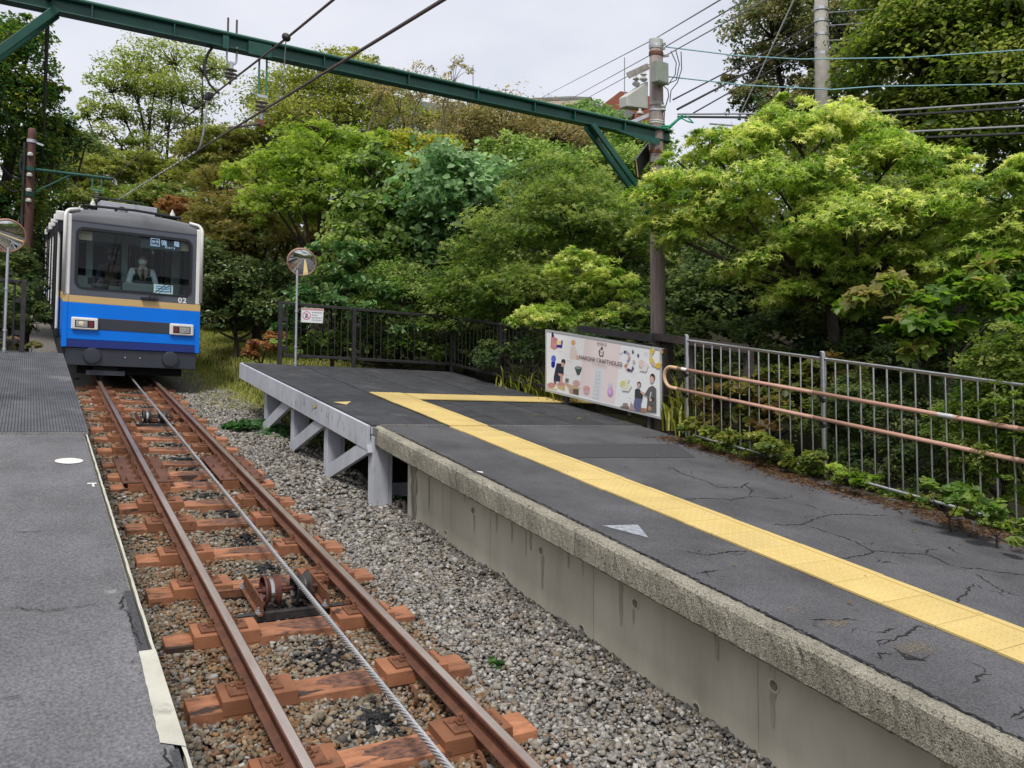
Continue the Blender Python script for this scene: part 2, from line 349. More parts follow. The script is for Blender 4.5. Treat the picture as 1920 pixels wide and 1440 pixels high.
def foliage(lobes, size, kind, cols, layers=4, spray=.36, flatn=.22, droop=.35, upw=.75, seed=1, cap=60000, shell=.5, lean=0.):
    """leaf sprays filling a union of ellipsoids: lobes = [(centre, (rx, ry, rz))]"""
    rng = np.random.default_rng(seed)
    C = np.array([l[0] for l in lobes], float); R = np.array([l[1] for l in lobes], float)
    area = R[:, 0]*R[:, 2]+R[:, 1]*R[:, 2]+R[:, 0]*R[:, 1]; tot = math.pi*area.sum()/1.5
    n = int(min(cap, layers*tot/(.5*size*size)))
    per = 46; ns = max(6, n//per)
    w = rng.choice(len(C), ns, p=area/area.sum())
    d = rng.normal(size=(ns, 3)); d /= np.linalg.norm(d, axis=1, keepdims=True)
    d[:, 2] = np.where(d[:, 2] < -.35, -d[:, 2], d[:, 2])
    u = rng.uniform(shell, 1.08, (ns, 1))**.7
    S = C[w]+R[w]*d*u
    rs = spray*R[w].mean(1)*rng.uniform(.55, 1.3, ns)
    n = ns*per; g = np.repeat(np.arange(ns), per)
    a = rng.uniform(0, 2*np.pi, n); rr = np.sqrt(rng.random(n)); hd = d[g].copy(); hd[:, 2] = 0
    P = S[g].copy()
    P[:, 0] += np.cos(a)*rr*rs[g]; P[:, 1] += np.sin(a)*rr*rs[g]
    P[:, 2] += rs[g]*(flatn*rng.normal(size=n)-droop*rr*rr) - lean*(np.cos(a)*hd[:, 0]+np.sin(a)*hd[:, 1])*rr*rs[g]
    P += hd*(rr*rs[g]*.25)[:, None]
    N = rng.normal(size=(n, 3))*.45 + d[g]*(1-upw) + np.array([0, 0, upw])
    V, F, nf = leaf_arrays(P, N, size, kind, rng)
    c = palette(n, cols, rng, g)
    return V, F, np.repeat(c, nf, 0), S
def limb_mesh(base, lobes, S, r0, rng, twigs=60, name='trunk', m=None, parent=None, fork=.35):
    mb = MB(); base = np.array(base, float); cen = np.mean([l[0] for l in lobes], 0)
    def curve(a, b, ra, rb, n, seg=5, sag=.12):
        a = np.array(a, float); b = np.array(b, float); L = np.linalg.norm(b-a); off = rng.normal(size=3)*sag*L*.5
        pts = [a+(b-a)*t+off*math.sin(math.pi*t) for t in np.linspace(0, 1, seg+1)]
        mb.tube([Vector(p) for p in pts], [ra+(rb-ra)*t for t in np.linspace(0, 1, seg+1)], n, cap=False); return pts
    f = base+(cen-base)*fork; f[:2] = base[:2]+(cen-base)[:2]*fork*.5
    curve(base, f, r0*1.15, r0*.8, 8, 5, .06)
    ends = []
    for c, r in lobes:
        p = curve(f, np.array(c)-np.array([0, 0, .2*r[2]]), r0*.6, r0*.16, 6, 6, .16); ends += p[2:]
    ends = np.array(ends)
    idx = rng.choice(len(S), min(twigs, len(S)), replace=False)
    for i in idx:
        k = np.argmin(np.linalg.norm(ends-S[i], axis=1)+.4*np.maximum(0, ends[:, 2]-S[i][2])); curve(ends[k], S[i], r0*.16, r0*.035, 4, 3, .2)
    return mb.build(name, m or K['bark'], parent, raw=True) if parent is not None else mb
def tree(name, label, base, lobes, size, kind, cols, r0=.12, seed=1, group='trees growing on the slope behind the station', cat='tree', twigs=50, bark=None, crown='crown', leafmat='leaf', fork=.35, **kw):
    base = Vector(base); o = bpy.data.objects.new(name, None); COL.objects.link(o); o.location = base; ORG[o] = base
    tag(o, label, cat, group); rng = np.random.default_rng(seed+99)
    V, F, c, S = foliage(lobes, size, kind, cols, seed=seed, **kw)
    mesh_np(crown, V, F, [K[leafmat]], c, base, o)
    if r0: limb_mesh(base, lobes, S, r0, rng, twigs, 'trunk' if cat == 'tree' else 'stem', K[bark] if bark else None, o, fork)
    return o
def lobes_px(spec, d):
    """[(px, py, half width px, half height px, extra distance)] -> ellipsoids at about distance d"""
    out = []
    for q in spec:
        dd = d+(q[4] if len(q) > 4 else 0); p = wpt(q[0], q[1], dd)
        dep = (p-Vector((CX, 0, CZ))).dot(_fw); rx = q[2]*dep/FPX; rz = q[3]*dep/FPX
        out.append((tuple(p), (rx, (rx+rz)*.55, rz)))
    return out
def text(s, size, m, name, parent, place, spacing=1.0, bold=0):
    cu = bpy.data.curves.new(name, 'FONT'); cu.body = s; cu.size = size; cu.space_character = spacing; cu.offset = bold
    to = bpy.data.objects.new(name, cu); COL.objects.link(to)
    dg = bpy.context.evaluated_depsgraph_get(); dg.update()
    me = bpy.data.meshes.new_from_object(to.evaluated_get(dg)); bpy.data.objects.remove(to)
    co = np.zeros(len(me.vertices)*3); me.vertices.foreach_get('co', co); co = co.reshape(-1, 3)
    base = ORG[parent]
    for v, c in zip(me.vertices, co):
        p = place(c[0], c[1]); v.co = (p[0]-base.x, p[1]-base.y, p[2]+GR*p[1]-base.z)
    me.materials.clear(); me.materials.append(m); me.name = name
    o = bpy.data.objects.new(name, me); COL.objects.link(o); o.parent = parent; ORG[o] = base; return o

# ------------------------------------------------------------------ ground
def sm(a, b, t):
    t = np.clip((t-a)/(b-a), 0, 1); return t*t*(3-2*t)
def gh(x, y):
    """ground height above rail level (track coordinates)"""
    x = np.asarray(x, float); y = np.asarray(y, float); h = np.full(np.broadcast(x, y).shape, -.25)
    up = sm(13.2, 15, y)
    left = sm(1.7, 4.2, -x)*1.1+np.clip(-x-4, 0, 40)*.22
    h = h + np.where(x < 0, left*np.where(y > 5, up, sm(6.5, 9, -x)), 0)
    h = h + np.where(x > 0, sm(1.35, 3.2, x)*.42*up + sm(5.35, 5.62, x)*.80*(1-up) + sm(3.2, 6, x)*.30*up + np.clip(x-10, 0, 60)*.20, 0)
    return h
def gz(x, y): return float(gh(x, y))+GR*y
xs = np.concatenate([np.linspace(-320, -22, 14), np.arange(-20, 22, .3), np.linspace(24, 320, 16)])
ys = np.concatenate([np.linspace(-320, -24, 12), np.arange(-20, 40, .5), np.linspace(42, 420, 34)])
X, Y = np.meshgrid(xs, ys); Hh = gh(X, Y) + np.where((np.abs(X) > 2.2), RNG.normal(0, .03, X.shape), 0)
V = np.stack([X, Y, Hh+GR*Y], -1).reshape(-1, 3); nx = len(xs)
ii = (np.arange(len(ys)-1)[:, None]*nx+np.arange(nx-1)[None]).ravel()
F = np.stack([ii, ii+1, ii+nx+1, ii+nx], -1)
tag(mesh_np('ground', V, F, [K['soil']]), kind='structure')
# ballast bed: sheet plus real stones
def bh(x): return -.222 + .085*sm(.95, 1.8, x) + .02*sm(.8, 1.15, -x)
xs = np.linspace(-1.95, 1.95, 27); ys = np.concatenate([np.linspace(-22, 0, 12), np.linspace(.5, 22, 60), np.linspace(24, 160, 30)])
X, Y = np.meshgrid(xs, ys); Hh = bh(X)-.016+RNG.normal(0, .006, X.shape); nx = len(xs)
V = np.stack([X, Y, Hh+GR*Y], -1).reshape(-1, 3)
ii = (np.arange(len(ys)-1)[:, None]*nx+np.arange(nx-1)[None]).ravel()
bed = tag(mesh_np('gravel_bed', V, np.stack([ii, ii+1, ii+nx+1, ii+nx], -1), [K['gravel_sheet']]), kind='structure')
SL = [1.47, 2.27, 3.07, 3.87, 4.65, 5.5, 6.32, 7.08, 7.92, 8.6, 9.36, 9.86, 10.4, 11.2, 11.9, 12.65, 13.4, 14.3, 15.1, 15.85, 16.6]
def stones(n, seed, x0, x1, y0, y1, smin, smax, keep=None):
    rng = np.random.default_rng(seed)
    x = rng.uniform(x0, x1, n); y = rng.uniform(y0, y1, n)
    if keep is not None: k = keep(x, y); x, y = x[k], y[k]
    for s in SL:
        k = ~((np.abs(y-s) < .105) & (np.abs(x) < .86)); x, y = x[k], y[k]
    n = len(x); s = rng.uniform(smin, smax, n)*np.where(rng.random(n) < .08, 1.5, 1)
    cube = np.array([(a, b, c) for a in (-1, 1) for b in (-1, 1) for c in (-1, 1)], float)
    V = cube[None]*(1+rng.uniform(-.42, .12, (n, 8, 3)))*rng.uniform(.38, 1.25, (n, 1, 3))*s[:, None, None]
    q = rng.normal(size=(n, 4)); q /= np.linalg.norm(q, axis=1, keepdims=True); w, a, b, c = q.T
    Rm = np.stack([np.stack([1-2*(b*b+c*c), 2*(a*b-w*c), 2*(a*c+w*b)], -1), np.stack([2*(a*b+w*c), 1-2*(a*a+c*c), 2*(b*c-w*a)], -1), np.stack([2*(a*c-w*b), 2*(b*c+w*a), 1-2*(a*a+b*b)], -1)], 1)
    V = np.einsum('nij,nkj->nki', Rm, V); V[..., 2] *= .75
    z = bh(x)+rng.uniform(-.006, .016, n) + .012*np.sin(x*9+y*5)
    V += np.stack([x, y, z+GR*y], -1)[:, None]
    T = np.array([(0, 1, 3), (0, 3, 2), (4, 6, 7), (4, 7, 5), (0, 4, 5), (0, 5, 1), (2, 3, 7), (2, 7, 6), (0, 2, 6), (0, 6, 4), (1, 5, 7), (1, 7, 3)])
    F = (T[None]+(np.arange(n)*8)[:, None, None]).reshape(-1, 3)
    grey = palette(n, [(.095, .090, .084), (.20, .192, .178), (.285, .272, .252), (.21, .178, .14), (.40, .385, .355), (.235, .225, .208), (.17, .13, .095)], rng, None, .22)
    rust = palette(n, [(.18, .095, .048), (.26, .155, .082), (.14, .075, .042), (.32, .22, .135)], rng, None, .2)
    tan = palette(n, [(.17, .135, .090), (.245, .205, .148), (.13, .105, .072), (.32, .28, .22)], rng, None, .2)
    r = np.abs(np.abs(x)-.49); pr = np.clip(1.05-r*2.2, 0, 1)*np.where(x > .9, .5, 1)
    pt = np.where(x < .8, .72, .08)
    u = rng.random(n); c = np.where((u < pr*.75)[:, None], rust, np.where((rng.random(n) < pt)[:, None], tan, grey))
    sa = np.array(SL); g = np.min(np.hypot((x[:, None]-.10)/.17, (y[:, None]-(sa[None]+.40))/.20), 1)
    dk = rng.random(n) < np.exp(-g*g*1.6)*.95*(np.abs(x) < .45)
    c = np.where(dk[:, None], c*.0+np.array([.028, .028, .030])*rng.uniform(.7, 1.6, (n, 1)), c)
    darker = rng.random(n) < np.exp(-((1.80-x)/.22)**2)*.45  # more stones drawn darker towards the wall foot
    c = np.where(darker[:, None], c*.5, c)
    return V.reshape(-1, 3), F, np.repeat(c, 12, 0)
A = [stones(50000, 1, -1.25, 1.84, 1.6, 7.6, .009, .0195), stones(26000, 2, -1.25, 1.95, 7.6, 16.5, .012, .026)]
off = 0; VV = []; FF = []; CC = []
for v, f, c in A: VV.append(v); FF.append(f+off); CC.append(c); off += len(v)
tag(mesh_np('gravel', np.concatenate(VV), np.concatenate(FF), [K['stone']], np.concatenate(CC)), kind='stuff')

# ------------------------------------------------------------------ track
RH = [(-.055, -.105), (.055, -.105), (.055, -.097), (.012, -.086), (.008, -.034), (.030, -.024), (.031, -.004), (.024, 0), (-.024, 0), (-.031, -.004), (-.030, -.024), (-.008, -.034), (-.012, -.086), (-.055, -.097)]
for sx, lb in ((-1, 'rusty brown rail nearest the camera-side platform, with a worn shiny top'), (1, 'rusty brown rail beside the raised concrete-edged platform, with a worn shiny top')):
    mb = MB(); mb.prism([(sx*.4915+a, b) for a, b in RH], -20, 150)
    mb.m[2+7] = 1
    r = mb.build('rail', [K['rail'], K['rail_top']], None, (sx*.4915, 0, 0)); tag(r, lb, 'rail', 'rails of the cable railway')
def bolt_mb(x, y, h, s=1.):
    m = MB(); m.box(x-.022*s, x+.022*s, y-.020*s, y+.020*s, h, h+.011*s)
    m.lathe((x, y, h+.011*s), (0, 0, 1), [(.017*s, 0), (.017*s, .015*s)], 6); m.lathe((x, y, h+.026*s), (0, 0, 1), [(.009*s, 0), (.009*s, .020*s)], 8); return m
sle = thing('sleeper', 'sleeper', 'sleeper', (0, 0, 0), 'sleepers under the rails')
mb = MB(); mb.box(-.85, .85, -.103, .103, -.30, -.165); mb.build('beam', K['sleeper'], sle, bevel=.005)
K['smear'] = mat('smear', (.030, .022, .020), (.26, .115, .068), scale=20, rough=.6, spread=.20, stretch=(1, 2, 1))
rr = np.random.default_rng(9); sp_ = [(.10+.21*(1+.22*math.sin(3*a+.5)+rr.normal(0, .06))*math.cos(a), .094*min(1, (1+.2*math.sin(4*a)))*math.sin(a), -.1642) for a in np.linspace(0, 2*math.pi, 28, endpoint=False)]
MB().add(sp_, [list(range(28))]).build('grease_smear', K['smear'], sle)
for sx in (-1, 1):
    m = MB(); a, b = sorted((sx*.27, sx*.685)); m.box(a, b, -.1055, .1055, -.20, -.116); m.build('raised_block', K['block'], sle, bevel=.004)
    for si in (-1, 1):
        cx_ = sx*.4915+si*.085; m = MB(); m.box(cx_-.062, cx_+.062, -.070, .070, -.116, -.104)
        m.box(cx_-.030, cx_-.012, -.055, -.035, -.1045, -.1030, 0)
        pl = m.build('tie_plate', K['rust'], sle, bevel=.002)
        m = bolt_mb(cx_-si*.012, .004, -.104, 1.15); m.lathe((cx_+si*.03, .032, -.104), (0, 0, 1), [(.016, 0), (.016, .006), (.010, .010)], 8)
        m.build('bolt', K['rust'], pl)
SLAB = ['fourth sleeper uphill from the near cable pulley', 'third sleeper uphill from the near cable pulley']
def slabel(i, y):
    if y < 2: return 'sleeper below the foot of the picture, hidden by the platform edge'
    n5 = SL.index(5.5); k = i-n5
    if k == 0: return 'orange sleeper directly in front of the near red cable pulley'
    if k == 1: return 'orange sleeper directly behind the near red cable pulley'
    nm = {2: 'second', 3: 'third', 4: 'fourth', 5: 'fifth'}
    if 2 <= k <= 4: return nm[k]+' orange sleeper uphill behind the near red cable pulley'
    if k in (5, 6, 7): return ['lowest of the three close sleepers under the rail joint plates', 'middle of the three close sleepers under the rail joint plates', 'highest of the three close sleepers under the rail joint plates'][k-5]
    if k < 0: return {-1: 'orange sleeper next downhill from the near pulley, grease on its middle', -2: 'orange sleeper second downhill from the near pulley', -3: 'orange sleeper cut by the bottom edge of the photo'}.get(k, 'sleeper below the foot of the picture')
    n12 = SL.index(12.65); k2 = i-n12
    return {-2: 'second orange sleeper downhill from the far pulley', -1: 'first orange sleeper downhill from the far pulley', 0: 'orange sleeper just in front of the far black cable pulley', 1: 'orange sleeper just behind the far black cable pulley',
            2: 'second sleeper behind the far pulley, below the train', 3: 'third sleeper behind the far pulley, nearest the train', 4: 'sleeper at the shadow under the train front', 5: 'sleeper under the train floor'}.get(k2, 'sleeper under the train')
for i, y in enumerate(SL):
    o = sle if i == 0 else copy_tree(sle, Vector((0, 0, 0)))
    o.location = W(RNG.normal(0, .006), y, RNG.normal(0, .002)); o['label'] = slabel(i, y)
# rail joint plates
for sx, lb in ((-1, 'bolted rusty rail joint plate on the rail nearer the left platform'), (1, 'bolted rusty rail joint plate on the rail nearer the yellow-lined platform')):
    t = thing('joint_plate', lb, 'rail joint', (sx*.4915, 9.85, 0), 'rail joint plates')
    for si in (-1, 1):
        m = MB(); a, b = sorted((sx*.4915+si*.06, sx*.4915+si*.25)); m.box(a, b, 9.26, 10.47, -.1145, -.098); pl = m.build('plate', K['rail'], t, bevel=.003)
        for yy in (9.40, 9.64, 9.88, 10.12, 10.36):
            bolt_mb(sx*.4915+si*.10, yy, -.098, 1.1).build('bolt', K['rust'], pl)
        for yy in (9.34, 9.86, 10.40): bolt_mb(sx*.4915+si*.21, yy, -.098, .8).build('bolt', K['rust'], pl)
        m = MB(); a, b = sorted((sx*.4915+si*.010, sx*.4915+si*.024)); m.box(a, b, 9.5, 10.3, -.088, -.030); m.build('fishplate', K['rust'], t)
# haulage cable: eight twisted strands
mb = MB(); mb.tube([(.066, y, .045) for y in (-6, 1.4)], .017, 8); mb.tube([(.066, 13.0, .045), (.066, 30, .05)], .016, 6)
hc = mb.build('haul_cable', K['cable'], None, (.066, 1.5, .045)); tag(hc, 'twisted steel haulage cable running uphill between the rails', 'cable')
MB().tube([(.066, 1.4, .045), (.066, 13.02, .045)], .0125, 8).build('core', K['grease'], hc)
mb = MB(); NS = 6
for k in range(NS):
    pts = []; y = 1.4
    while y < 13.02:
        a = 2*math.pi*(k/NS + y/.215); pts.append((.066+.0135*math.cos(a), y, .045+.0135*math.sin(a))); y += .018
    mb.tube(pts, .0066, 4, cap=False)
mb.build('strand', K['cable'], hc, smooth=True)
# cable pulleys
def pulley(y0, label, red, txt):
    t = thing('cable_pulley', label, 'pulley', (.05, y0, -.15), 'cable pulleys between the rails')
    mm = K['rust_red'] if red else K['grease']
    for cx_ in (-.075, .15):
        prof = [(.026, -.058), (.026, -.022), (.084, -.022), (.094, -.056), (.108, -.056), (.110, -.044), (.084, -.020), (.078, 0), (.084, .020), (.110, .044), (.108, .056), (.094, .056), (.084, .022), (.026, .022), (.026, .058)]
        s = MB().lathe((cx_, y0, -.068), (1, 0, 0), prof, 28).build('sheave', mm if cx_ < 0 else K['grease'], t)
        MB().lathe((cx_, y0, -.068), (1, 0, 0), [(.0795, -.013), (.0815, -.012), (.0815, .012), (.0795, .013)], 28).build('groove_liner', K['steel'] if cx_ < 0 else K['grease'], s)
    MB().tube([(-.21, y0, -.068), (.29, y0, -.068)], .014, 10).build('axle', mm, t)
    for cx_ in (-.20, .275):
        m = MB(); m.box(cx_-.005, cx_+.005, y0-.27, y0+.27, -.13, -.03); m.box(cx_-.03, cx_+.005, y0-.27, y0+.27, -.137, -.128)
        f = m.build('side_frame', K['rust'], t)
        for yy in (y0-.24, y0+.24): bolt_mb(cx_-.018, yy, -.127, .9).build('bolt', K['galv'], f)
    for yy, nm in ((y0-.24, 0), (y0+.24, 1)):
        m = MB(); m.box(-.43, .43, yy-.004, yy+.004, -.185, -.137); m.box(-.43, .43, yy-.004, yy+.040, -.139, -.134)
        c = m.build('cross_bar', K['rust'] if nm else K['grease'], t)
        for sx in (-1, 1): bolt_mb(sx*.43, yy+.01, -.134, 1.3).build('bolt', K['rust'], c)
        if nm == 0 and txt:
            text('No.117', .042, K['cream_edge'], 'lettering', t, lambda u, v: (-.385+u, yy-.0055, -.178+v))
pulley(5.90, 'near cable pulley with two rusty red sheaves in an angle-iron frame', True, True)
pulley(13.02, 'far greasy black cable pulley a few metres before the train', False, False)
for y, x in ((4.36, .36), (6.0, .37), (3.4, -.40), (6.55, -.62), (3.62, .40)):       # loose anchor springs by the rails
    m = MB(); m.tube([(x, y+.05*math.cos(a), -.17+.05*math.sin(a)) for a in np.linspace(0, 4.6, 12)], .012, 6)
    tag(m.build('anchor_clip', K['rust'], None, (x, y, -.2)), {.36: 'curled rusty clip by the right rail ahead of a near sleeper', .37: 'curled rusty clip by the right rail behind the near pulley', -.40: 'curled rusty clip inside the left rail near the photo foot', -.62: 'curled rusty clip outside the left rail near the near pulley', .40: 'curled rusty clip by the right rail near the photo foot'}[x], 'rail clip', 'curled clips beside the rails')

# ------------------------------------------------------------------ right platform
TOP = .72
def jag(a, b, n, amp, rng): 
    return [(a[0]+(b[0]-a[0])*t+rng.normal(0, amp), a[1]+(b[1]-a[1])*t) for t in np.linspace(0, 1, n)]
plat = MB(); plat.box(1.60, 5.46, -16, 8.16, .525, .700)
platform = plat.build('platform', K['conc_top'], None, (3.5, 0, .5)); tag(platform, kind='structure')
# asphalt surface with a broken kerb-side edge
rng = np.random.default_rng(4); mb = MB(); E = [(1.69+rng.normal(0, .008), y) for y in np.arange(-16, 8.17, .055)]
pts = [(x, y, TOP) for x, y in E] + [(5.44, 8.165, TOP), (5.44, -16, TOP)]; n = len(pts)
mb.add(pts+[(x, y, TOP-.022) for x, y, _ in pts], [list(range(n))[::-1]]+[(i, (i+1) % n, n+(i+1) % n, n+i) for i in range(n)])
mb.build('asphalt_surface', K['asphalt'], platform)
for a, b, lab in ((-16, 1.55, None), (1.578, 4.40, None), (4.41, 6.00, None), (6.008, 8.15, None)):   # cast edge beams, rough
    rng = np.random.default_rng(int(a*10)+400); nyy = max(4, int((b-a)/(.03 if a > 0 else .4)))
    prof = [(1.845, .522), (1.72, .520), (1.585, .519), (1.572, .535), (1.570, .60), (1.570, .66), (1.573, .695), (1.592, .715), (1.63, .7165), (1.70, .7110), (1.78, .7080)]
    vs = []; m = len(prof)
    for i in range(nyy+1):
        y = a+(b-a)*i/nyy; wob = rng.normal(0, .0022)
        for j, (px_, ph) in enumerate(prof):
            e = .0019 if 2 <= j <= 8 else .001
            chip = .012*max(0, rng.normal(0, 1)-1.7) if 5 <= j <= 7 and i not in (0, nyy) else 0
            yy = y - (.055*sm(6.9, 8.15, y)*0)
            xx = px_ + (.055*sm(7.85, 8.15, y) if j < 9 else 0)
            vs.append((xx+rng.normal(0, e)+wob+chip*.6, yy, ph+rng.normal(0, e*.8)-chip))
    fs = [(i*m+j, i*m+j+1, (i+1)*m+j+1, (i+1)*m+j) for i in range(nyy) for j in range(m-1)] + [list(range(m)), list(range(nyy*m, (nyy+1)*m))[::-1]]
    MB().add(vs, fs).build('edge_beam', K['conc_edge'], platform)
rng = np.random.default_rng(8)
def crack(parent, pts, w, h, seed, m='tar'):
    rr = np.random.default_rng(seed); P = []
    for (a, b) in zip(pts[:-1], pts[1:]):
        k = max(2, int(math.hypot(b[0]-a[0], b[1]-a[1])/.016))
        for t in range(k): P.append((a[0]+(b[0]-a[0])*t/k+rr.normal(0, .0065), a[1]+(b[1]-a[1])*t/k+rr.normal(0, .0065)))
    P.append(pts[-1]); L_ = []; R_ = []; n = len(P)
    for i, p in enumerate(P):
        q = P[max(i-1, 0)]; r = P[min(i+1, n-1)]; dx, dy = r[0]-q[0], r[1]-q[1]; l = math.hypot(dx, dy)+1e-9
        ww = w*rr.uniform(.12, 1.25)*min(1, (i+.3)*.25, (n-i-.5)*.25)
        L_.append((p[0]-dy/l*ww, p[1]+dx/l*ww, h)); R_.append((p[0]+dy/l*ww, p[1]-dx/l*ww, h))
    MB().add(L_+R_, [(i, i+1, n+i+1, n+i) for i in range(n-1)]).build('crack', K[m], parent)
CR = [
 [(3.92, 5.95), (3.81, 5.72), (3.8, 5.53), (3.82, 5.39), (3.76, 5.18), (3.99, 5.12), (4.28, 5.29)], [(2.93, 4.93), (3.02, 4.88), (3.28, 4.88), (3.52, 4.8), (3.83, 4.85), (4.01, 4.75), (4.24, 4.74)],
 [(3.82, 4.88), (4.05, 5.04), (4.13, 5.2)], [(3.23, 4.15), (3.33, 4.1), (3.5, 4.07), (3.87, 4.2), (4.08, 4.23), (4.3, 4.21), (4.46, 4.14), (4.66, 4.1)],
 [(3.53, 4.05), (3.55, 3.96), (3.55, 3.84), (3.56, 3.72), (3.54, 3.62), (3.46, 3.43)], [(2.98, 3.39), (3.12, 3.4), (3.34, 3.41), (3.5, 3.45), (3.63, 3.38), (3.86, 3.28), (3.83, 3.2), (3.78, 3.08), (3.82, 3.01), (3.93, 2.97), (4.01, 2.88), (4.12, 2.8), (4.4, 2.6)],
 [(3.86, 3.28), (3.95, 3.34), (4.09, 3.35)], [(3.0, 2.6), (3.14, 2.67), (3.25, 2.69), (3.4, 2.75), (3.54, 2.79)], [(3.8, 2.92), (3.73, 2.84), (3.69, 2.78), (3.6, 2.65), (3.62, 2.56)], [(2.01, 1.98), (2.14, 2.01), (2.2, 2.0)], [(1.83, 1.74), (1.93, 1.75), (2.0, 1.78)],
 [(1.85, 2.74), (1.92, 2.73), (2.0, 2.69), (2.1, 2.68), (2.16, 2.62)], [(2.09, 2.5), (2.16, 2.5), (2.26, 2.5)], [(1.96, 2.4), (2.09, 2.42), (2.21, 2.43), (2.41, 2.48), (2.46, 2.42)], [(1.76, 3.46), (1.84, 3.46), (1.97, 3.46)], [(2.01, 3.81), (2.1, 3.7), (2.28, 3.72), (2.49, 3.69)],
 [(3.24, 3.27), (3.35, 3.26), (3.39, 3.2)], [(4.29, 3.38), (4.17, 3.27), (4.16, 3.19)], [(4.12, 4.58), (4.15, 4.51), (4.12, 4.39)], [(1.78, 2.34), (1.81, 2.31), (1.86, 2.34), (1.95, 2.3)]]
for i, c in enumerate(CR):
    crack(platform, c, .0066, TOP+.003, i)
    rr = np.random.default_rng(i+300); k = rr.integers(0, len(c)); a = rr.uniform(0, 6.28); q = c[k]      # hairline branch
    crack(platform, [q, (q[0]+.10*math.cos(a), q[1]+.10*math.sin(a)), (q[0]+.17*math.cos(a+.5), q[1]+.17*math.sin(a+.5))], .0028, TOP+.003, i+400)
crack(platform, [(1.695, y) for y in np.arange(.8, 8.0, .3)], .010, TOP+.002, 77)
MB().add([(2.0, 2.36, TOP+.003), (1.93, 2.25, TOP+.003), (2.02, 2.20, TOP+.003), (1.985, 2.30, TOP+.003)], [(0, 1, 2, 3)]).build('pothole', K['tar'], platform)
K['sand'] = mat('sand', (.18, .155, .12), (.10, .097, .098), scale=45, rough=.95, spread=.14)
def blob(parent, name, cx_, cy_, rx, ry, h, m, seed, n=26):
    rr = np.random.default_rng(seed); ph = rr.uniform(0, 6.28, 4)
    pts = [(cx_+rx*(1+.25*math.sin(3*a+ph[0])+.18*math.sin(5*a+ph[1])+rr.normal(0, .08))*math.cos(a), cy_+ry*(1+.25*math.sin(2*a+ph[2])+.15*math.sin(7*a+ph[3])+rr.normal(0, .08))*math.sin(a), h) for a in np.linspace(0, 2*math.pi, n, endpoint=False)]
    MB().add(pts, [list(range(n))]).build(name, K[m], parent)
rng = np.random.default_rng(41); sp_ = []
for cx_, cy_, rx, ry, n in ((2.10, 2.32, .07, .035, 900), (1.99, 2.655, .05, .018, 420), (1.88, 2.86, .025, .03, 160), (3.3, 4.6, .5, .5, 260), (2.1, 3.2, .25, .6, 200)):
    sp_.append(np.c_[cx_+rng.normal(0, rx, n), cy_+rng.normal(0, ry, n)])
P = np.concatenate(sp_); P = P[P[:, 0] > 1.72]; P = np.c_[P, GR*P[:, 1]+TOP+.0035]
V, F, nf = leaf_arrays(P, np.tile([0, -GR, 1.], (len(P), 1)), .007, 'tri', rng)
tag(mesh_np('sand', V, F, [K['stone']], np.repeat(palette(len(P), [(.12, .105, .085), (.20, .165, .125), (.27, .225, .17)], rng), nf, 0), tuple(P[0])), kind='stuff')
MB().add([(3.04, 7.10, TOP+.004), (5.0, 7.03, TOP+.004), (4.62, 6.33, TOP+.004), (3.07, 6.43, TOP+.004)], [(0, 3, 2, 1)]).build('asphalt_patch', K['asphalt_dark'], platform)
K['spray'] = mat('spray', (.36, .39, .43), (.15, .16, .175), scale=28, rough=.85, spread=.22)
K['haze_paint'] = mat('haze_paint', (.20, .215, .24), (.12, .122, .135), scale=75, rough=.9, spread=.2)
MB().add([(1.81, 4.40, TOP+.004), (2.10, 4.36, TOP+.004), (1.96, 4.09, TOP+.004)], [(0, 2, 1)]).build('painted_triangle', K['spray'], platform)
MB().add([(1.70, 6.02, TOP+.004), (1.75, 5.99, TOP+.004), (1.73, 5.94, TOP+.004), (1.705, 5.98, TOP+.004)], [(0, 3, 2, 1)]).build('paint_fleck', K['white_paint'], platform)
# tactile paving: one tile per part, studs as geometry
tmb = {}
def tile_mesh(L, w, rows, cols, line):
    key = (L, w)
    if key in tmb: return tmb[key]
    m = MB(); m.box(0, w, -L/2+.002, L/2-.002, 0, .012)
    sp = L/rows
    for i in range(rows):
        for j in range(cols):
            cx_ = .045+j*(w-(.16 if line else .08))/(cols-1); cy_ = -L/2+sp*(i+.5)
            m.lathe((cx_, cy_, .012), (0, 0, 1), [(.0165, 0), (.0115, .0062)], 7)
    if line: m.box(w-.075, w-.045, -L/2+.012, L/2-.012, .012, .017)
    tmb[key] = m; return m
rng = np.random.default_rng(12); y = -6.0; first = None; tiles = 0
while y < 10.55:
    L = .3125; ym = y+L/2
    if first is None:
        first = tile_mesh(L, .505, 5, 6, True).build('tactile_tile', K['yellow'], platform, bevel=0)
        me0 = first.data; o = first
        for v in me0.vertices: v.co = v.co + ORG[platform] - Vector((0, 0, 0))
    else:
        o = bpy.data.objects.new('tactile_tile', me0); COL.objects.link(o); o.parent = platform
    P_ = W(2.495+rng.normal(0, .0035), ym, TOP+.002+rng.normal(0, .0008)); 
    if ym > 8.1: P_.z += .012
    o.location = P_-ORG[platform]; o.rotation_euler = (rng.normal(0, .001), 0, rng.normal(0, .004)); y += L; tiles += 1
me1 = me0.copy()
for v in me1.vertices: c = v.co.copy(); v.co = (-c.y, c.x, c.z-GR*c.y+GR*c.x)
xx = 3.02
while xx < 5.95:
    o = bpy.data.objects.new('tactile_tile', me1); COL.objects.link(o); o.parent = platform
    o.location = W(xx+.157, 10.03+rng.normal(0, .003), TOP+.014)-ORG[platform]; xx += .3125
K['wall_joint'] = flat('wall_joint', (.33, .305, .24), .9)
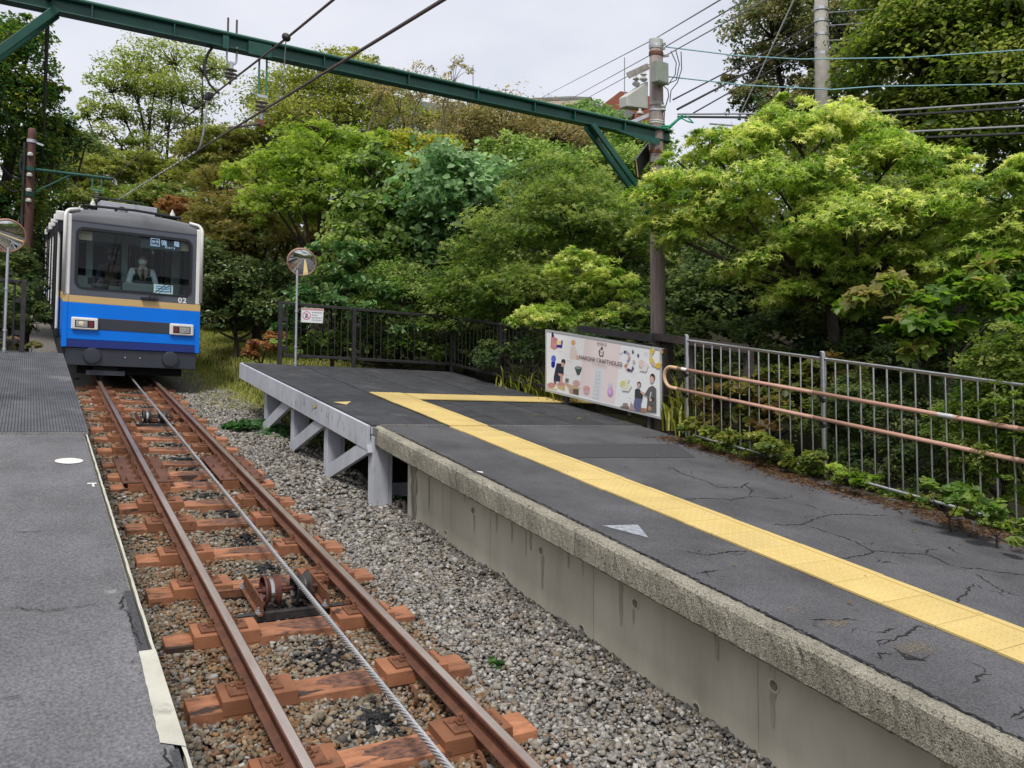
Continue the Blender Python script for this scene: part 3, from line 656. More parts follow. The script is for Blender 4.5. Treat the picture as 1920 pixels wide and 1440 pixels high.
# retaining wall with weep holes
wall = thing('retaining_wall', 'stained grey concrete wall with round weep holes under the platform edge', 'wall', (1.85, 0, -.3))
holes = sorted([(6.29, .30), (6.83, -.065), (5.19, .295), (5.75, -.09), (4.07, .31), (4.66, -.095), (2.94, .30), (3.52, -.10), (1.75, .30), (2.4, -.10)])
mb = MB(); X0, X1 = 1.825, 2.05; y = -16.; r = .026
for hy, hh in holes:
    mb.box(X0, X1, y, hy-r, -.5, .518); mb.box(X0, X1, hy-r, hy+r, -.5, hh-r); mb.box(X0, X1, hy-r, hy+r, hh+r, .518); y = hy+r
mb.box(X0, X1, y, 7.72, -.5, .518); mb.build('wall', K['wall'], wall)
for hy, hh in holes:
    p = MB().lathe((X0-.004, hy, hh), (1, 0, 0), [(.027, .08), (.027, 0), (.038, 0), (.039, .005), (.039, .012)], 18, cap=False).build('weep_pipe', K['wall'], wall)
    MB().lathe((X0+.07, hy, hh), (1, 0, 0), [(.0275, 0), (.0275, .004)], 14).build('pipe_dark', K['under'], p)  # near-black disc stands in for the shade deep in the open pipe
for y in (6.72, 5.98, 4.52, 3.05): MB().box(X0-.0015, X0+.001, y-.002, y+.002, -.4, .51).build('joint_line', K['wall_joint'], wall)
K['stain'] = mat('stain', (.27, .24, .175), (.46, .43, .34), scale=16, rough=.9, stretch=(1, 3, .6), spread=.3)
K['stain_dark'] = mat('stain_dark', (.08, .075, .06), (.40, .375, .30), scale=9, rough=.9, stretch=(1, 3, .5), spread=.28)
rng = np.random.default_rng(31)
def streak(y, h0, h1, w, m):
    n = 9; pts = [(X0-.0025, y+w*(1-.6*t)*(1+rng.normal(0, .25)), h0+(h1-h0)*t) for t in np.linspace(0, 1, n)] + [(X0-.0025, y-w*(1-.6*t)*(1+rng.normal(0, .25)), h0+(h1-h0)*t) for t in np.linspace(1, 0, n)]
    MB().add(pts, [list(range(2*n))]).build('stain', K[m], wall)
streak(7.56, .50, -.16, .10, 'stain_dark'); streak(7.20, .50, .05, .018, 'stain_dark')
for y, l, w in ((6.27, .16, .014), (5.17, .26, .02), (4.09, .10, .012), (2.95, .20, .022)): streak(y, .268, .268-l, w, 'stain')
for i in range(16): yy = rng.uniform(1.7, 7.0); streak(yy, .505, .505-rng.uniform(.05, .5), rng.uniform(.004, .030), 'stain')

# ------------------------------------------------------------------ wooden platform extension with rubber mat
wp = thing('wooden_platform', 'wooden platform end on white painted posts with black ribbed mat', 'platform', (3.4, 11, -.2))
mb = MB(); mb.add([(1.50, 13.88, .70), (1.585, 8.17, .70), (5.50, 8.17, .70), (5.60, 13.88, .70), (1.50, 13.88, .62), (1.585, 8.17, .62), (5.50, 8.17, .62), (5.60, 13.88, .62)], [(0, 1, 2, 3), (7, 6, 5, 4), (0, 4, 5, 1), (1, 5, 6, 2), (2, 6, 7, 3), (3, 7, 4, 0)])
mb.build('deck', K['wood_paint'], wp)
def ribbed(name, xa, xb, ya, yb, h0, h1, pitch, along, parent, m, skew=0):
    """mat whose ribs are real ridges: a pattern across, extruded along"""
    mb = MB()
    if along == 'x':
        n = int((yb-ya)/pitch); prof = []
        for i in range(n): y = ya+i*pitch; prof += [(y, h1-.005), (y+pitch*.3, h1), (y+pitch*.7, h1)]
        prof += [(yb, h1-.005), (yb, h0), (ya, h0)]
        k = len(prof); a = [(xa+skew*(y-ya)/(yb-ya), y, h) for y, h in prof]; b = [(xb, y, h) for y, h in prof]
    else:
        n = int((xb-xa)/pitch); prof = []
        for i in range(n): x = xa+i*pitch; prof += [(x, h1-.008), (x+pitch*.25, h1), (x+pitch*.75, h1)]
        prof += [(xb, h1-.008), (xb, h0), (xa, h0)]
        k = len(prof); a = [(x, ya, h) for x, h in prof]; b = [(x, yb, h) for x, h in prof]
    mb.add(a+b, [(i, (i+1) % k, k+(i+1) % k, k+i) for i in range(k)]); mb.add(a, [list(range(k))]); mb.add(b, [list(range(k))[::-1]])
    return mb.build(name, m, parent)
for xa, xb, sk in ((1.592, 2.50, -.080), (2.504, 3.40, 0), (3.404, 4.42, 0), (4.424, 5.50, 0)):
    ribbed('rubber_mat', xa, xb, 8.17, 13.86, .70, TOP+.004+(.002 if xa == 2.504 else 0), .030, 'x', wp, K['rubber'], sk)
for x in (2.502, 3.402, 4.422): crack(wp, [(x, y) for y in np.arange(8.2, 13.8, .3)], .008, TOP+.007, int(x*10))
MB().box(1.69, 5.44, 8.166, 8.180, .70, TOP+.005).build('seam_strip', K['conc_top'], wp)
MB().add([(1.535, 8.165, .445), (1.455, 13.9, .455), (1.455, 13.9, .715), (1.535, 8.165, .715), (1.575, 8.165, .445), (1.495, 13.9, .455), (1.495, 13.9, .715), (1.575, 8.165, .715)], [(0, 3, 2, 1), (4, 5, 6, 7), (0, 1, 5, 4), (3, 7, 6, 2), (0, 4, 7, 3), (1, 2, 6, 5)]).build('fascia_board', K['wood_paint'], wp, bevel=.004)
MB().box(1.49, 5.5, 13.885, 13.925, .46, .715).build('end_board', K['wood_paint'], wp)
PY = [8.18, 9.70, 11.18, 12.66]
for i, y in enumerate(PY):
    MB().box(1.59, 1.77, y-.075, y+.075, -.4, .60).build('post', K['wood_paint'], wp, bevel=.004)
    MB().box(1.772, 1.815, y-.07, y+.06, -.4, .60).build('side_plank', K['wood_paint'], wp, bevel=.003)
    MB().box(3.3, 3.45, y-.075, y+.075, -.4, .62).build('post', K['wood_paint'], wp); MB().box(5.2, 5.35, y-.075, y+.075, -.4, .62).build('post', K['wood_paint'], wp)
    MB().box(1.60, 5.5, y-.05, y+.05, .50, .62).build('joist', K['wood_paint'], wp)
    if i < 3:
        MB().bar((1.565, y-.02, .50), (1.565, y+1.42, -.155), .05, .16, up=(1, 0, 0) if False else (0, 1, 1)).build('brace', K['wood_paint'], wp, bevel=.004)
        MB().bar((3.26, y, .0), (3.26, y+1.5, .0), .04, .16).build('tie_beam', K['wood_paint'], wp)
MB().box(1.83, 3.2, 8.35, 8.40, -.12, .02).build('tie_beam', K['wood_paint'], wp)
MB().add([(1.67, 9.69, TOP+.008), (1.94, 9.77, TOP+.008), (1.78, 9.50, TOP+.008)], [(0, 2, 1)]).build('yellow_triangle', K['yellow'], wp)
MB().add([(1.503, 9.96, .60), (1.503, 9.96, .68), (1.502, 9.82, .64)], [(0, 1, 2)]).build('yellow_mark', K['yellow'], wp)
K['darker'] = flat('darker', (.30, .31, .335), .5)
rng = np.random.default_rng(2)
for i in range(26):
    yy = rng.uniform(8.25, 10.6) if i < 20 else rng.uniform(10.6, 13.5); xx = 1.535-(yy-8.165)*.08/5.735-.0025; hh = rng.uniform(.50, .68); w = rng.uniform(.004, .014); l = rng.uniform(.03, .13)
    MB().add([(xx, yy-w, hh), (xx, yy, hh+l*.4), (xx, yy+w, hh), (xx, yy+w*.4, hh-l*.6), (xx, yy-w*.6, hh-l*.5)], [(0, 1, 2, 3, 4)]).build('paint_chip', K['darker'], wp)

# ------------------------------------------------------------------ left platform
LT = .67
pl2 = MB().box(-9, -1.185, -16, 7.95, .40, .655).build('platform', K['conc_top'], None, (-4, 0, .4)); tag(pl2, kind='structure')
MB().box(-9, -1.20, -16, 7.955, .655, LT).build('asphalt_surface', K['asphalt_old'], pl2)
rng = np.random.default_rng(6)
pts = []; 
for y in np.arange(-16, 7.95, .08): pts.append((-1.166+rng.normal(0, .0006), y))
n = len(pts); w_ = [-.010-.004*rng.random() for _ in pts]
MB().add([(x, y, LT+.001) for x, y in pts]+[(x+w, y, LT+.001) for (x, y), w in zip(pts, w_)]+[(x, y, .45) for x, y in pts], [(i, i+1, n+i+1, n+i) for i in range(n-1)]+[(2*n+i, 2*n+i+1, i+1, i) for i in range(n-1)]).build('edge_strip', K['cream_edge'], pl2)
E1 = jag((-1.237, 2.83), (-1.228, 3.51), 16, .0014, rng)
MB().add([(x, y, LT+.005) for x, y in E1]+[(-1.1655, 3.51, LT+.005), (-1.1655, 2.78, LT+.005)], [list(range(18))[::-1]]).build('cream_edge_block', K['cream_edge'], pl2)
for a, b in ((3.513, 4.16), (-2, 2.775)):
    E1 = jag((-1.232, a), (-1.222, b), 18, .0035, rng)
    MB().add([(x, y, LT+.005) for x, y in E1]+[(-1.19, b, LT+.005), (-1.19, a, LT+.005)], [list(range(20))[::-1]]).build('dark_edge_patch', K['asphalt_dark'], pl2)
for i, c in enumerate([[(-1.23, 4.14), (-1.24, 3.98), (-1.222, 3.8), (-1.222, 3.67), (-1.22, 3.52)], [(-1.29, 3.41), (-1.26, 3.43), (-1.23, 3.43)], [(-1.23, 2.81), (-1.232, 2.76), (-1.232, 2.71), (-1.23, 2.5)], [(-1.72, 3.27), (-1.66, 3.28), (-1.61, 3.285)], [(-1.57, 3.28), (-1.51, 3.27)], [(-1.71, 4.12), (-1.54, 4.02), (-1.44, 4.02), (-1.33, 4.06)], [(-1.33, 4.68), (-1.29, 4.71)], [(-1.7, 5.2), (-1.6, 5.16), (-1.5, 5.18)]]):
    crack(pl2, c, .0045 if i < 3 else .003, LT+.007, 50+i)
MB().add([(-1.345+.095*math.cos(a), 6.89+.095*math.sin(a), LT+.005) for a in np.linspace(0, 2*math.pi, 32, endpoint=False)], [list(range(32))]).build('white_disc_marker', K['white_paint'], pl2)
MB().box(-1.262, -1.205, 6.175, 6.20, LT+.003, LT+.006).box(-1.235, -1.222, 6.10, 6.175, LT+.003, LT+.006).build('painted_mark', K['white_paint'], pl2)
mt = thing('rubber_mat', 'black ribbed rubber mat at the uphill end of the left platform', 'mat', (-4, 11, .6))
ribbed('ribbed_sheet', -8.5, -1.150, 7.965, 14.40, .60, LT+.018, .0245, 'y', mt, K['rubber_side'])
MB().box(-8.5, -1.17, 7.95, 14.38, .40, .60).build('under_frame', K['under'], mt); MB().box(-8.5, -1.2, 14.0, 14.3, -.3, .4).build('support', K['conc_top'], mt)
MB().box(-8.5, -1.16, 7.93, 7.962, .655, LT+.010).build('seam_strip', K['conc_top'], mt)

# ------------------------------------------------------------------ fences
def fence(name, label, pts, h0, parent_group=None, posts=None, gap=.135, skip_first=False, end_bars=True):
    t = thing(name, label, 'fence', (pts[0][0], pts[0][1], h0), parent_group)
    for i, p in enumerate(pts):
        MB().box(p[0]-.034, p[0]+.034, p[1]-.034, p[1]+.034, h0-.02, h0+1.12).build('post', K['black_metal'], t, bevel=.006)
    for (x0, y0), (x1, y1) in zip(pts[:-1], pts[1:]):
        d = Vector((x1-x0, y1-y0, 0)); L = d.length; d.normalize()
        a = Vector((x0, y0, 0))+d*.06; b = Vector((x1, y1, 0))-d*.06
        for hh, w in ((1.085, .05), (.165, .05)):
            MB().bar(a+Vector((0, 0, h0+hh)), b+Vector((0, 0, h0+hh)), .055, w).build('rail', K['black_metal'], t, bevel=.006)
        n = max(2, int(round((L-.2)/gap)))
        for k in range(n+1):
            q = a+(b-a)*((k+.45)/(n+.9)); e = .016 if k in (0, n) else .009
            MB().tube([(q.x, q.y, h0+.185), (q.x, q.y, h0+1.065)], e, 6, cap=False).build('bar', K['black_metal'], t)
        for hh in (.3, .8):
            MB().bar(a-d*.03+Vector((0, 0, h0+hh)), a+d*.05+Vector((0, 0, h0+hh)), .03, .06).build('hinge_bracket', K['black_metal'], t)
    return t
fb = fence('platform_fence', 'black metal bar fence round the far end of the matted platform', [(2.12, 13.84), (3.47, 13.84), (5.47, 13.80), (5.585, 12.08), (5.62, 10.15), (5.66, 8.25)], .72)
MB().bar((5.47, 9.62, 1.93), (5.47, 7.95, 1.93), .05, .10).build('sign_hanger_bar', K['black_metal'], fb)
fence('platform_fence', 'short black metal fence beside the mirror on the left platform', [(-1.71, 14.24), (-3.7, 14.24)], .69)
dk = thing('wooden_guard_rail', 'weathered dark brown rail frame between the white sign and steel fence', 'fence', (5.75, 7.7, .6))
MB().box(5.66, 5.74, 6.55, 8.20, 1.90, 2.00).build('top_rail', K['dark_wood'], dk); MB().box(5.66, 5.72, 6.55, 8.0, 1.18, 1.28).build('middle_rail', K['dark_wood'], dk)
for y in (6.60, 7.55): MB().box(5.74, 5.82, y-.05, y+.05, .4, 1.95).build('post', K['dark_wood'], dk)
MB().box(5.74, 5.86, 7.98, 8.10, .4, 1.97).build('post', K['dark_wood'], dk)
# steel fence with bars
sf = thing('steel_fence', 'shiny stainless bar fence along the planted side of the platform', 'fence', (5.4, 3, .7))
FP = [7.25, 5.27, 3.29, 1.31, -.67, -2.65]
for y in FP: 
    m = MB().tube([(5.4, y, .60), (5.4, y, 2.035)], .031, 14); m.lathe((5.4, y, 2.035), (0, 0, 1), [(.031, 0), (.028, .008), (.012, .012)], 14); m.build('post', K['steel'], sf, smooth=False)
for a, b in zip(FP[:-1], FP[1:]):
    MB().tube([(5.4, a-.03, 1.965), (5.4, b+.03, 1.965)], .020, 10).build('top_rail', K['steel'], sf)
    MB().tube([(5.4, a-.10, .800), (5.4, b+.05, .800)], .014, 8).build('bottom_rail', K['galv'], sf)
    for k in range(13):
        y = a-(a-b)*(k+1)/14; MB().tube([(5.4, y, .80), (5.4, y, 1.95)], .0095, 8, cap=False).build('bar', K['steel'], sf)
hr = thing('handrail', 'salmon pink double handrail clamped to the steel fence with looped end', 'handrail', (5.3, 3, 1.3))
for hh in (1.605, 1.345):
    y = 7.33
    while y > -2.6:
        b = max(y-1.98, -2.65); MB().tube([(5.315, y, hh), (5.315, b+.004, hh)], .0215, 12).build('rail', K['pink'], hr, smooth=True); 
        if b > -2.6: MB().tube([(5.315, b+.02, hh), (5.315, b-.02, hh)], .0225, 12, cap=False).build('coupling', K['pink'], hr)
        y = b
cc = 1.475; rr_ = .130
pts = [(5.315, 7.33, 1.605), (5.315, 7.40, 1.605)]+[(5.315, 7.44+rr_*math.sin(a), cc+rr_*math.cos(a)) for a in np.linspace(.05, math.pi-.05, 14)]+[(5.315, 7.40, 1.345), (5.315, 7.33, 1.345)]
MB().tube(pts, .0235, 12).build('end_loop', K['tan'], hr, smooth=True)
MB().tube([(5.315, 7.25, 1.605), (5.315, 7.16, 1.605)], .0222, 12, cap=False).build('label_band', K['print_white'], hr)
MB().tube([(5.315, 4.02, 1.605), (5.315, 3.88, 1.605)], .0222, 12, cap=False).build('braille_label', K['alu'], hr)
for y in FP:
    for hh in (1.605, 1.345):
        m = MB().bar((5.315, y, hh-.02), (5.315, y, hh-.055), .018, .03, up=(0, 1, 0)); m.bar((5.32, y, hh-.05), (5.38, y, hh-.05), .018, .03); m.lathe((5.37, y, hh-.07), (1, 0, 0), [(.028, -.01), (.032, 0), (.032, .02)], 10)
        m.build('bracket', K['black_metal'], hr)

# ------------------------------------------------------------------ advertising board
sg = thing('sign_board', 'white framed craft shop board with pink centre leaning on the black fence', 'sign', (5.42, 9.1, .8))
X_ = 5.42
def sv(u, v): return (X_, 10.42-2.70*u, 1.845-.99*v-.03*u*0+.03*(v-.5)*0+ (-.025+.06*v)*u*1.0)   # u 0..1 along, v 0..1 down
def quad_slab(name, m, u0, v0, u1, v1, xa, xb, parent):
    q = [sv(u0, v0), sv(u1, v0), sv(u1, v1), sv(u0, v1)]
    return MB().add([(xa, a[1], a[2]) for a in q]+[(xb, a[1], a[2]) for a in q], [(0, 1, 2, 3), (7, 6, 5, 4), (0, 4, 5, 1), (1, 5, 6, 2), (2, 6, 7, 3), (3, 7, 4, 0)]).build(name, m, parent)
quad_slab('panel', K['print_white'], 0.005, .012, .995, .988, X_-.012, X_+.03, sg)
for nm, a in (('frame', (0, 0, 1, .030)), ('frame', (0, .965, 1, 1)), ('frame', (0, .03, .012, .965)), ('frame', (.988, .03, 1, .965))):
    quad_slab(nm, K['alu'], a[0], a[1], a[2], a[3], X_-.018, X_+.032, sg)
quad_slab('back_frame', K['black_metal'], 0.995, .01, 1.012, .99, X_-.006, X_+.05, sg)
MB().box(5.45, 5.50, 9.9, 9.96, .5, .85).build('stand', K['dark_wood'], sg); MB().box(5.45, 5.50, 8.0, 8.06, .5, .95).build('stand', K['dark_wood'], sg)
def pu(cx_, cy_):    # point of the print (read off an enlargement of the board)
    p = on_x(1020+cx_/8, 610+cy_/8, X_-.012); return (p[1], p[2])
LAY = [0]
def pr(pts, c, name='print'):
    LAY[0] += 1; x = X_-.0125-.00012*LAY[0]
    q = [pu(*p) for p in pts]; MB().add([(x, a, b) for a, b in q], [list(range(len(q)))]).build(name, pcol(c), sg)
def el(cx_, cy_, rx, ry, c, n=18, name='print'):
    pr([(cx_+rx*math.cos(a), cy_+ry*math.sin(a)) for a in np.linspace(0, 2*math.pi, n, endpoint=False)], c, name)
pr([(612, 195), (1158, 285), (1058, 1195), (525, 1045)], (.77, .675, .665), 'pink_field')
pr([(765, 635), (890, 660), (848, 1138), (722, 1100)], (.66, .68, .72), 'white_strip')
pr([(115, 105), (140, 110), (160, 190), (112, 185)], (.03, .02, .10)); pr([(105, 190), (150, 170), (205, 200), (200, 350), (150, 370), (98, 340)], (.58, .27, .25)); el(165, 215, 25, 22, (.50, .22, .22)); el(150, 290, 30, 22, (.62, .30, .28))
pr([(195, 235), (262, 228), (258, 292), (192, 290)], (.78, .68, .30)); pr([(262, 225), (285, 228), (272, 345), (185, 330), (192, 292), (256, 294)], (.05, .03, .30))
el(440, 262, 33, 42, (.72, .38, .20)); pr([(405, 310), (470, 320), (510, 430), (530, 500), (400, 505), (385, 470)], (.72, .64, .58)); pr([(480, 455), (535, 455), (540, 505), (490, 515)], (.68, .42, .32))
el(145, 500, 36, 52, (.10, .16, .62)); pr([(110, 545), (168, 548), (165, 610), (140, 642), (110, 615)], (.01, .015, .30))
pr([(190, 570), (250, 570), (300, 600), (295, 740), (240, 850), (145, 830), (150, 760)], (.035, .035, .06)); el(292, 550, 32, 45, (.06, .035, .03)); el(285, 590, 26, 34, (.62, .36, .30)); pr([(145, 830), (190, 830), (180, 900), (150, 860)], (.13, .14, .22))
pr([(215, 715), (285, 735), (275, 860), (240, 850), (250, 770), (218, 745)], (.60, .34, .30)); el(108, 900, 62, 45, (.60, .36, .28)); el(108, 900, 50, 32, (.50, .26, .24)); pr([(40, 935), (200, 960), (200, 975), (50, 950)], (.60, .50, .30))
el(255, 895, 65, 42, (.58, .32, .28)); pr([(190, 885), (320, 900), (310, 980), (210, 945)], (.62, .46, .22)); el(258, 885, 52, 26, (.55, .30, .27)); pr([(300, 850), (540, 940), (530, 960), (380, 960)], (.58, .42, .28)); pr([(375, 960), (450, 970), (445, 1030), (380, 1010)], (.55, .33, .24)); pr([(320, 795), (375, 800), (370, 860), (322, 850)], (.20, .17, .14)); el(488, 870, 52, 50, (.60, .38, .32)); pr([(440, 950), (525, 960), (520, 1050), (440, 1025)], (.12, .10, .07))
el(516, 640, 54, 26, (.12, .16, .15)); pr([(464, 640), (570, 655), (535, 740), (500, 745)], (.06, .10, .09)); el(516, 640, 40, 16, (.30, .34, .33))
pr([(860, 330), (876, 322), (890, 365), (848, 360)], (.085, .035, .05)); pr([(838, 360), (852, 368), (838, 400), (845, 450), (882, 455), (885, 395), (900, 388), (893, 468), (835, 462), (822, 398)], (.085, .035, .05)); el(862, 408, 6, 7, (.085, .035, .05))
el(640, 945, 48, 42, (.62, .28, .30)); pr([(592, 960), (690, 975), (670, 1030), (635, 1040), (600, 1010)], (.60, .40, .42)); el(640, 930, 38, 26, (.66, .36, .38)); el(1000, 910, 34, 44, (.60, .56, .70)); el(998, 1000, 44, 68, (.56, .30, .62)); el(990, 985, 26, 40, (.66, .46, .72))
for i, (a, b) in enumerate([(1220, 398), (1252, 405), (1275, 430), (1285, 465), (1280, 500), (1265, 535), (1250, 570), (1228, 608), (1245, 645), (1275, 670), (1315, 680)]): el(a, b, 19 if i != 9 else 24, 22, [(.08, .06, .15), (.40, .44, .55), (.50, .42, .45), (.62, .50, .48), (.55, .30, .26), (.30, .30, .50), (.65, .58, .45), (.58, .16, .05), (.60, .42, .38), (.08, .03, .05), (.14, .11, .22)][i])
for a, b in ((1338, 395), (1418, 450), (1338, 640)): el(a, b, 16, 26, (.06, .05, .11)); el(a+4, b-6, 7, 9, (.5, .5, .6))
el(1355, 548, 20, 28, (.58, .42, .46)); pr([(1140, 432), (1200, 398), (1202, 404), (1145, 438)], (.2, .2, .25))
for i, (a, b, r) in enumerate([(1625, 390, 34), (1610, 440, 22), (1608, 490, 24), (1625, 535, 32), (1645, 580, 28), (1680, 600, 24), (1720, 605, 38), (1760, 560, 20), (1775, 400, 22), (1650, 365, 20)]): el(a, b, r, r*1.2, [(.70, .50, .06), (.64, .52, .36), (.70, .58, .28), (.70, .56, .10), (.64, .42, .34), (.66, .54, .30), (.70, .44, .05), (.62, .50, .30), (.50, .32, .05), (.66, .56, .30)][i])
el(1470, 575, 40, 62, (.74, .58, .55)); pr([(1510, 520), (1580, 590), (1540, 700), (1430, 680), (1500, 620)], (.74, .70, .68)); el(1195, 870, 42, 48, (.66, .62, .16)); pr([(1160, 830), (1300, 800), (1260, 880), (1330, 900), (1280, 990), (1180, 980)], (.73, .73, .62)); el(1195, 875, 34, 40, (.66, .63, .20))
pr([(1370, 970), (1400, 945), (1445, 960), (1490, 1060), (1480, 1110), (1440, 1100), (1400, 1110), (1368, 1090)], (.05, .05, .06)); el(1432, 885, 30, 42, (.08, .045, .035)); el(1430, 900, 22, 32, (.64, .42, .36)); pr([(1370, 1090), (1480, 1105), (1460, 1180), (1470, 1300), (1390, 1290), (1350, 1190)], (.12, .14, .26))
pr([(1580, 930), (1640, 905), (1690, 950), (1695, 1310), (1540, 1300), (1560, 1120), (1555, 1060), (1520, 1050), (1530, 1015)], (.125, .120, .115)); el(1635, 780, 38, 56, (.07, .035, .025)); el(1625, 815, 32, 52, (.66, .44, .38)); pr([(1460, 985), (1530, 1015), (1520, 1050), (1455, 1010)], (.64, .40, .33)); el(1608, 1120, 20, 28, (.66, .44, .38)); pr([(1585, 1085), (1660, 1080), (1660, 1140), (1590, 1160)], (.05, .045, .05)); el(1608, 1120, 18, 24, (.66, .44, .38)); el(1595, 1245, 26, 36, (.56, .28, .17)); pr([(1608, 1000), (1622, 1000), (1600, 1100), (1590, 1095)], (.7, .7, .7))
pr([(1465, 1240), (1540, 1245), (1535, 1310), (1460, 1300)], (.40, .19, .09)); el(1228, 1190, 44, 28, (.30, .25, .22)); pr([(1150, 1210), (1280, 1215), (1290, 1260), (1160, 1230)], (.22, .14, .12)); pr([(1310, 1150), (1350, 1200), (1385, 1290), (1290, 1260)], (.40, .30, .28))
def stx(s, x0, y0, x1, y1, hgt, c, sp=1.0, bold=0, name='lettering'):
    LAY[0] += 1; x = X_-.0125-.00012*LAY[0]; a = Vector(pu(x0, y0)); b = Vector(pu(x1, y1))
    cu = bpy.data.curves.new('m', 'FONT'); cu.body = s; cu.size = 1; cu.space_character = sp; cu.offset = bold; to = bpy.data.objects.new('m', cu); COL.objects.link(to); bpy.context.view_layer.update(); wd = max(.1, to.dimensions.x); bpy.data.objects.remove(to)
    d = (b-a)/wd; k = hgt
    text(s, 1, pcol(c), name, sg, lambda u, v: (x, a[0]+d[0]*u, a[1]+d[1]*u+k*v), sp, bold)
stx('HAKONE CRAFTHOUSE', 538, 503, 1180, 622, .086, (.085, .035, .05), 1.0, .008)
stx('www.crafthouse.org', 728, 585, 948, 632, .040, (.36, .26, .27)); stx('箱根強羅公園', 800, 285, 943, 306, .048, (.22, .12, .13))
for a, b, c, d in ((215, 385, 290, 398), (350, 530, 430, 545), (315, 745, 368, 755), (1505, 405, 1575, 418), (1510, 432, 1570, 445), (1335, 725, 1390, 738), (1270, 1085, 1335, 1105)):
    for k in range(5): f = k/5; pr([(a+(c-a)*f, b+(d-b)*f-6), (a+(c-a)*(f+.14), b+(d-b)*(f+.14)-5), (a+(c-a)*(f+.14), b+(d-b)*(f+.14)+1), (a+(c-a)*f, b+(d-b)*f)], (.42, .42, .44))
rng = np.random.default_rng(5)
for i in range(8):
    for j in range(2):
        cx_ = 805+45*j-i*5.5; cy_ = 700+i*55+j*9
        for k in range(3): a = cx_+rng.uniform(-8, 6); b = cy_+rng.uniform(-10, 8); pr([(a-6, b-2), (a+7, b), (a+7, b+3), (a-6, b+1)], (.34, .36, .45)); pr([(a-1, b-8), (a+2, b-8), (a+2, b+8), (a-1, b+8)], (.38, .40, .48))

# ------------------------------------------------------------------ notice on the fence
ns = thing('notice_sign', 'small laminated white no entry notice tied to the black fence', 'sign', (2.6, 13.79, 1.5))
c4 = [on_y(*p, 13.79) for p in ((565, 577), (607, 579), (605, 606), (564, 604))]
def nq(u, v): a = [c4[0][i]+(c4[1][i]-c4[0][i])*u for i in (0, 2)]; b = [c4[3][i]+(c4[2][i]-c4[3][i])*u for i in (0, 2)]; return (a[0]+(b[0]-a[0])*v, a[1]+(b[1]-a[1])*v)
def npoly(uv, m, y, name): q = [nq(*p) for p in uv]; MB().add([(a, y, b) for a, b in q], [list(range(len(q)))]).build(name, m, ns)
MB().add([(c[0], 13.79, c[2]) for c in c4]+[(c[0], 13.794, c[2]) for c in c4], [(0, 1, 2, 3)[::-1], (4, 5, 6, 7), (0, 1, 5, 4), (1, 2, 6, 5), (2, 3, 7, 6), (3, 0, 4, 7)]).build('sheet', K['print_white'], ns)
npoly([(.02, .02), (.98, .02), (.98, .14), (.02, .14)], pcol((.62, .28, .30)), 13.7885, 'red_band')
c_ = [(.25+.19*math.cos(a), .52+.30*math.sin(a)) for a in np.linspace(0, 2*math.pi, 24, endpoint=False)]; ci = [(.25+.15*math.cos(a), .52+.235*math.sin(a)) for a in np.linspace(0, 2*math.pi, 24, endpoint=False)]
npoly(c_, pcol((.65, .22, .30)), 13.788, 'prohibition_ring'); npoly(ci, K['print_white'], 13.7875, 'prohibition_ring')
npoly([(.22, .36), (.28, .36), (.34, .68), (.16, .68)], pcol((.12, .16, .30)), 13.787, 'pictogram'); npoly([(.12, .38), (.15, .34), (.38, .68), (.35, .72)], pcol((.65, .22, .30)), 13.7865, 'prohibition_bar')
for v in (.32, .50, .68, .84):
    for k in range(7 if v != .5 else 4):
        u = .48+k*.068; npoly([(u, v-.05), (u+.05, v-.05), (u+.05, v-.025), (u, v-.025)], pcol((.10, .10, .12)), 13.788, 'lettering'); npoly([(u+.018, v-.07), (u+.032, v-.07), (u+.032, v+.03), (u+.018, v+.03)], pcol((.10, .10, .12)), 13.7878, 'lettering')

# ------------------------------------------------------------------ convex mirrors
def mirror(label, bx, by, bh_, mx_, mh, R, face, top):
    t = thing('convex_mirror', label, 'traffic mirror', (bx, by, bh_), 'round traffic mirrors on steel posts')
    m = MB().tube([(bx, by, bh_), (bx, by, bh_+.55), (bx, by, top)], [.021, .021, .021], 12); m.build('post', K['galv'], t)
    for hh in (.03, .32, .95): MB().lathe((bx, by, bh_+hh), (0, 0, 1), [(.021, 0), (.03, 0), (.03, .03), (.021, .03)], 12).build('clamp', K['galv'], t)
    f = Vector(face).normalized(); c = Vector((mx_, by-.06, mh)); Rs = R*3.0
    prof = [(R*math.sin(a)/math.sin(.34), Rs*.35*(math.cos(a)-math.cos(.34))) for a in np.linspace(.34, .004, 14)]
    MB().lathe(c, f, [(R, -.004)]+prof, 40).build('mirror_face', K['mirror'], t, smooth=True)
    MB().lathe(c, f, [(R-.012, -.01), (R-.012, .012), (R+.004, .012), (R+.011, .004), (R+.010, -.03), (R*.6, -.06), (.05, -.075)], 40).build('rim', K['mirror_rim'], t, smooth=True)
    MB().tube([c-f*.06, (bx, by, mh)], .016, 8).build('arm', K['galv'], t)
mirror('round orange-rimmed convex mirror on the right platform beside the notice', 2.36, 13.70, .72, 2.42, 2.56, .245, (-.16, -1, -.27), 2.55)
mirror('round orange-rimmed convex mirror at the left edge in front of the brown pole', -1.935, 14.13, .69, -1.96, 2.46, .255, (.22, -1, -.27), 2.40)

# ------------------------------------------------------------------ cable car
YF, YB, XL, XR = 16.2, 36.5, -1.12, 1.19
car = thing('cable_car', 'blue and slate cable car with gold waist stripe coming down the track', 'cable car', (0, YF, 0))
def car_box(name, m, *b, bevel=.004, parent=None): return MB().box(*b).build(name, K[m], parent or car, bevel=bevel)
